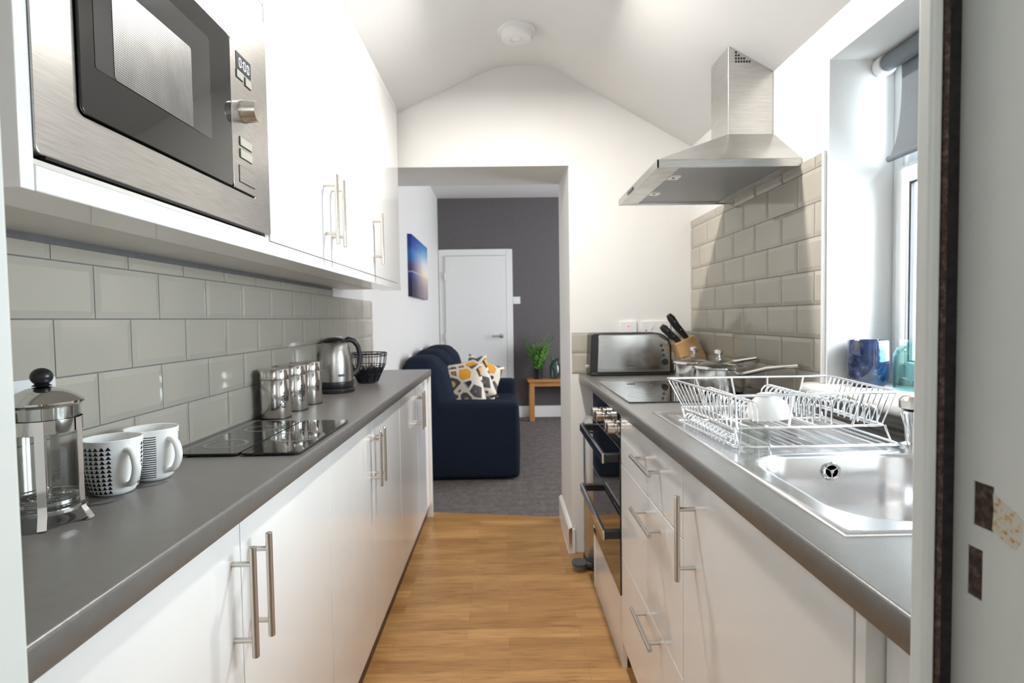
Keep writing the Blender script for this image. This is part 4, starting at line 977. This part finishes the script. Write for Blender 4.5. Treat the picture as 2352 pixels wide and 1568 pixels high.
# ------------------------------------------------------------------ LIVING ROOM: sofa
def rbox(x0, x1, y0, y1, z0, z1, r=.05, puff=0, n=8):
    """rounded, slightly puffed upholstery block"""
    mb = MB(); cx, cy, cz_ = (x0+x1)/2, (y0+y1)/2, (z0+z1)/2; hx, hy, hz = (x1-x0)/2, (y1-y0)/2, (z1-z0)/2
    def P(u, v, w_):
        p = Vector((u*hx, v*hy, w_*hz)); q = Vector((max(-hx+r, min(hx-r, p.x)), max(-hy+r, min(hy-r, p.y)), max(-hz+r, min(hz-r, p.z))))
        d = p-q
        if d.length > 1e-9: p = q+d.normalized()*r
        k = puff*(1-u*u*.9)*(1-v*v*.9)*(1-w_*w_*.9)**0
        p += Vector((u, v, w_))*puff*max(0, (1-u*u))*max(0, (1-v*v)) if abs(w_) > .99 else Vector((0, 0, 0))
        if abs(u) > .99: p += Vector((u*puff*(1-v*v)*(1-w_*w_), 0, 0))
        if abs(v) > .99: p += Vector((0, v*puff*(1-u*u)*(1-w_*w_), 0))
        return (p.x+cx, p.y+cy, p.z+cz_)
    def axv(h):
        e_ = 1-r/h if h > r else 0
        return [-1, -1+(1-e_)*.3, -1+(1-e_)*.65, -e_]+[(-e_+2*e_*i/n) for i in range(1, n)]+[e_, 1-(1-e_)*.65, 1-(1-e_)*.3, 1]
    ax_, ay_, az_ = axv(hx), axv(hy), axv(hz)
    def face(fn, A, B):
        vs = [fn(a, b) for a in A for b in B]; m_ = len(B)
        mb.add(vs, [(i*m_+j, (i+1)*m_+j, (i+1)*m_+j+1, i*m_+j+1) for i in range(len(A)-1) for j in range(m_-1)])
    for s_ in (-1, 1):
        face(lambda a, b: P(s_, a, b), ay_, az_); face(lambda a, b: P(a, s_, b), ax_, az_); face(lambda a, b: P(a, b, s_), ax_, ay_)
    return mb
sf = thing('sofa', 'navy blue fabric sofa along the white wall in the living room', 'sofa', (-.34, 5.05, 0))
obj('armrest', rbox(-.77, .098, 4.155, 4.40, .012, .575, .035, .008), NAVY, sf)
obj('armrest', rbox(-.77, .098, 5.75, 5.98, .012, .575, .035, .008), NAVY, sf)
obj('base', rbox(-.77, .085, 4.40, 5.75, .012, .28, .03), NAVY, sf)
for y0, y1 in ((4.402, 5.072), (5.076, 5.748)): obj('seat_cushion', rbox(-.55, .10, y0, y1, .282, .445, .05, .012), NAVY, sf)
obj('back_frame', rbox(-.77, -.62, 4.16, 5.98, .28, .80, .06), NAVY, sf)
def backc(y0, y1, zt_, lean):
    mb = rbox(-.70, -.40, y0, y1, .44, zt_, .11, .02)
    mb.v = [(x-(z-.5)*lean, y, z) for x, y, z in mb.v]; return mb
for y0, y1, z_ in ((4.17, 4.72, .905), (4.72, 5.30, .925), (5.30, 5.96, .93)):
    obj('back_cushion', backc(y0, y1, z_, .24), NAVY, sf)
# ---- patterned cushions
PAT = mat('retro_shape_print', (.75, .7, .62), .8, spec=.2)
n, l, b = nodes(PAT)
def pattern():
    tc_ = n.new('ShaderNodeTexCoord'); mp = n.new('ShaderNodeMapping'); mp.inputs['Scale'].default_value = (10.5, 10.5, 1.2); l.new(tc_.outputs['Object'], mp.inputs[0])
    v = n.new('ShaderNodeTexVoronoi'); v.inputs['Scale'].default_value = 1; v.inputs['Randomness'].default_value = .75; l.new(mp.outputs[0], v.inputs['Vector'])
    e_ = n.new('ShaderNodeTexVoronoi'); e_.feature = 'DISTANCE_TO_EDGE'; e_.inputs['Scale'].default_value = 1; e_.inputs['Randomness'].default_value = .75; l.new(mp.outputs[0], e_.inputs['Vector'])
    sep = n.new('ShaderNodeSeparateColor'); l.new(v.outputs['Color'], sep.inputs[0])
    fillc = ramp(PAT, sep.outputs[0], [(0, (.10, .095, .10)), (.30, (.72, .34, .05)), (.52, (.13, .12, .125)), (.70, (.40, .22, .10)), (.86, (.66, .40, .10))], 'CONSTANT')
    inner = ramp(PAT, sep.outputs[1], [(0, (.36, .31, .22)), (.5, (.70, .50, .20)), (.75, (.25, .23, .23))], 'CONSTANT')
    m1 = ramp(PAT, v.outputs['Distance'], [(.0, (0, 0, 0)), (.25, (0, 0, 0)), (.30, (1, 1, 1))]); 
    c = mix(PAT, m1, inner, fillc)
    ring_ = ramp(PAT, e_.outputs['Distance'], [(.0, (1, 1, 1)), (.085, (1, 1, 1)), (.10, (0, 0, 0))])
    c = mix(PAT, ring_, c, (.74, .68, .60))
    dk_ = ramp(PAT, e_.outputs['Distance'], [(.10, (0, 0, 0)), (.11, (1, 1, 1)), (.15, (1, 1, 1)), (.17, (0, 0, 0))])
    sc_ = n.new('ShaderNodeMath'); sc_.operation = 'GREATER_THAN'; sc_.inputs[1].default_value = .5; l.new(sep.outputs[2], sc_.inputs[0])
    mm = n.new('ShaderNodeMath'); mm.operation = 'MULTIPLY'; bw_ = n.new('ShaderNodeRGBToBW'); l.new(dk_, bw_.inputs[0]); l.new(bw_.outputs[0], mm.inputs[0]); l.new(sc_.outputs[0], mm.inputs[1])
    c = mix(PAT, mm.outputs[0], c, (.035, .035, .05)); setcol(PAT, c)
pattern()
def pillow(loc, rot, size, label):
    mb = MB(); N_ = 18; h = size/2
    for s_ in (-1, 1):
        vs = []
        for i in range(N_+1):
            for j in range(N_+1):
                u, v = -1+2*i/N_, -1+2*j/N_
                pin = 1-.10*(1-abs(u)**2)*abs(v)**3 ; pin2 = 1-.10*(1-abs(v)**2)*abs(u)**3
                t_ = ((1-u**4)*(1-v**4))**.6
                vs.append((u*h*pin2, v*h*pin, s_*.072*t_*(1+.06*sin(5*u+3*v))))
        mb.add(vs, [(i*(N_+1)+j, (i+1)*(N_+1)+j, (i+1)*(N_+1)+j+1, i*(N_+1)+j+1) for i in range(N_) for j in range(N_)])
    o = tag(obj('cushion', mb, PAT, loc=(0, 0, 0), smooth=70), label, 'cushion', 'retro patterned cushions on the sofa'); o.location = loc; o.rotation_euler = rot; return o
pillow((-.345, 4.56, .640), (rad(82), rad(-8), rad(4)), .37, 'mustard, grey and cream patterned cushion, front one beside the sofa arm')
pillow((-.290, 4.76, .675), (rad(80), rad(-14), rad(12)), .38, 'mustard, grey and cream patterned cushion, the middle one of the three')
pillow((-.210, 4.98, .665), (rad(80), rad(22), rad(20)), .36, 'mustard, grey and cream patterned cushion, rearmost of the three by the door')

# ---- canvas picture
CANVAS = mat('sunset_seascape_print', (.1, .2, .6), .6)
n, l, b = nodes(CANVAS)
tc_ = n.new('ShaderNodeTexCoord'); sp_n = n.new('ShaderNodeSeparateXYZ'); l.new(tc_.outputs['Object'], sp_n.inputs[0])
mr = n.new('ShaderNodeMapRange'); mr.inputs[1].default_value = 0; mr.inputs[2].default_value = .51; l.new(sp_n.outputs['Z'], mr.inputs[0])
nz = noise(CANVAS, ocoords(CANVAS, (1, 2.2, 9)), 2.2, 4, .6); ad = n.new('ShaderNodeMath'); ad.operation = 'MULTIPLY_ADD'; ad.inputs[1].default_value = .10; l.new(nz, ad.inputs[0]); l.new(mr.outputs[0], ad.inputs[2])
left = ramp(CANVAS, ad.outputs[0], [(.0, (.02, .02, .035)), (.33, (.03, .03, .09)), (.44, (.05, .06, .26)), (.455, (.45, .5, .75)), (.475, (.06, .05, .14)), (.56, (.10, .06, .16)), (.63, (.02, .12, .36)), (.78, (.03, .16, .44)), (.86, (.02, .05, .30)), (1, (.015, .03, .24))])
right = ramp(CANVAS, ad.outputs[0], [(.0, (.26, .21, .28)), (.25, (.40, .31, .32)), (.43, (.62, .50, .48)), (.455, (.80, .62, .38)), (.52, (.85, .74, .62)), (.68, (.72, .68, .68)), (.85, (.20, .42, .60)), (1, (.04, .20, .48))])
my = n.new('ShaderNodeMapRange'); my.inputs[1].default_value = -.36; my.inputs[2].default_value = .25; l.new(sp_n.outputs['Y'], my.inputs[0])
ny = noise(CANVAS, ocoords(CANVAS, (1, 7, 1.3)), 1.5, 3); a2 = n.new('ShaderNodeMath'); a2.operation = 'MULTIPLY_ADD'; a2.inputs[1].default_value = .35; l.new(ny, a2.inputs[0]); l.new(my.outputs[0], a2.inputs[2])
a3 = n.new('ShaderNodeMath'); a3.operation = 'SUBTRACT'; a3.use_clamp = True; l.new(a2.outputs[0], a3.inputs[0]); a3.inputs[1].default_value = .17
setcol(CANVAS, mix(CANVAS, a3.outputs[0], left, right))
pcx = MB().box(XL+.001, XL+.036, 4.66, 5.60, 1.395, 1.905)
tag(obj('canvas_picture', pcx, CANVAS, bevel=.002), 'blue sunset seascape canvas on the white living room wall', 'picture')

# ---- oak table, plant, vase
tb = thing('side_table', 'low honey oak table against the dark grey wall', 'table', (.65, 6.68, 0))
obj('tabletop', MB().box(.262, 1.10, 6.52, 6.83, .457, .485), OAK, tb, bevel=.003)
obj('apron', MB().box(.30, 1.06, 6.545, 6.56, .407, .457).box(.30, 1.06, 6.79, 6.805, .407, .457).box(.295, .31, 6.56, 6.79, .407, .457).box(1.05, 1.065, 6.56, 6.79, .407, .457), OAK, tb)
for x in (.282, 1.025):
    for y in (6.53, 6.765): obj('leg', MB().box(x, x+.055, y, y+.055, 0, .457), OAK, tb, bevel=.002)
pp = thing('potted_plant', 'leafy green plant in a small black pot on the oak table', 'plant', (.387, 6.65, .485))
obj('pot', MB().lathe([(.034, 0), (.050, .002), (.056, .10), (.058, .118), (.052, .118), (.050, .095), (1e-6, .09)], (.387, 6.65, .4853), 32), BPLAST, pp)
random.seed(8)
def frond(mb, base, dirv, ln, nleaf, lw):
    P = Vector(base); D = Vector(dirv).normalized(); pts = []
    for i in range(9):
        pts.append(P.copy()); P += D*ln/8; D = (D+Vector((0, 0, -.055))*(i/4)).normalized()
    mb.tube(pts, .0025, 5, radii=[.003-.0002*i for i in range(9)])
    for i in range(1, 9):
        for sgn in (-1, 1):
            t_ = (pts[i]-pts[i-1]).normalized(); sd_ = t_.cross(Vector((0, 0, 1)))
            if sd_.length < .05: sd_ = Vector((1, 0, 0))
            sd_.normalize(); q = pts[i]; L_ = lw*(1-.35*abs(i-4.5)/4.5)
            tip = q+(sd_*sgn*.8+t_*.7+Vector((0, 0, random.uniform(-.3, .25)))).normalized()*L_
            wv = t_*L_*.24; mid = q.lerp(tip, .5)
            up_ = Vector((0, 0, .004))
            mb.add([q, mid+wv+up_, tip, mid-wv+up_, mid+Vector((0, 0, -.002))], [(0, 1, 4), (1, 2, 4), (2, 3, 4), (3, 0, 4)])
mb = MB()
for k in range(20):
    a = 2*pi*k/15+random.uniform(-.3, .3); tilt = random.uniform(.12, .62)
    frond(mb, (.387+.02*cos(a), 6.65+.02*sin(a), .58), (sin(tilt)*cos(a), sin(tilt)*sin(a)*.7, cos(tilt)), random.uniform(.20, .40), 8, random.uniform(.075, .10))
frond(mb, (.39, 6.65, .60), (.25, 0, 1), .46, 8, .07)
obj('foliage', mb, LEAF, pp, smooth=0)
vm = MB().lathe([(.050, 0), (.066, .006), (.068, .03), (.068, .140), (.060, .165), (.045, .182), (.045, .222), (.053, .236), (.050, .238), (.042, .224), (.042, .184), (.057, .164), (.065, .14), (.065, .03), (.05, .010), (1e-6, .008)], (.592, 6.67, .4853), 40)
tag(obj('glass_vase', vm, GREENG), 'grey green glass bottle vase on the oak table', 'vase')
bpy.context.view_layer.update()
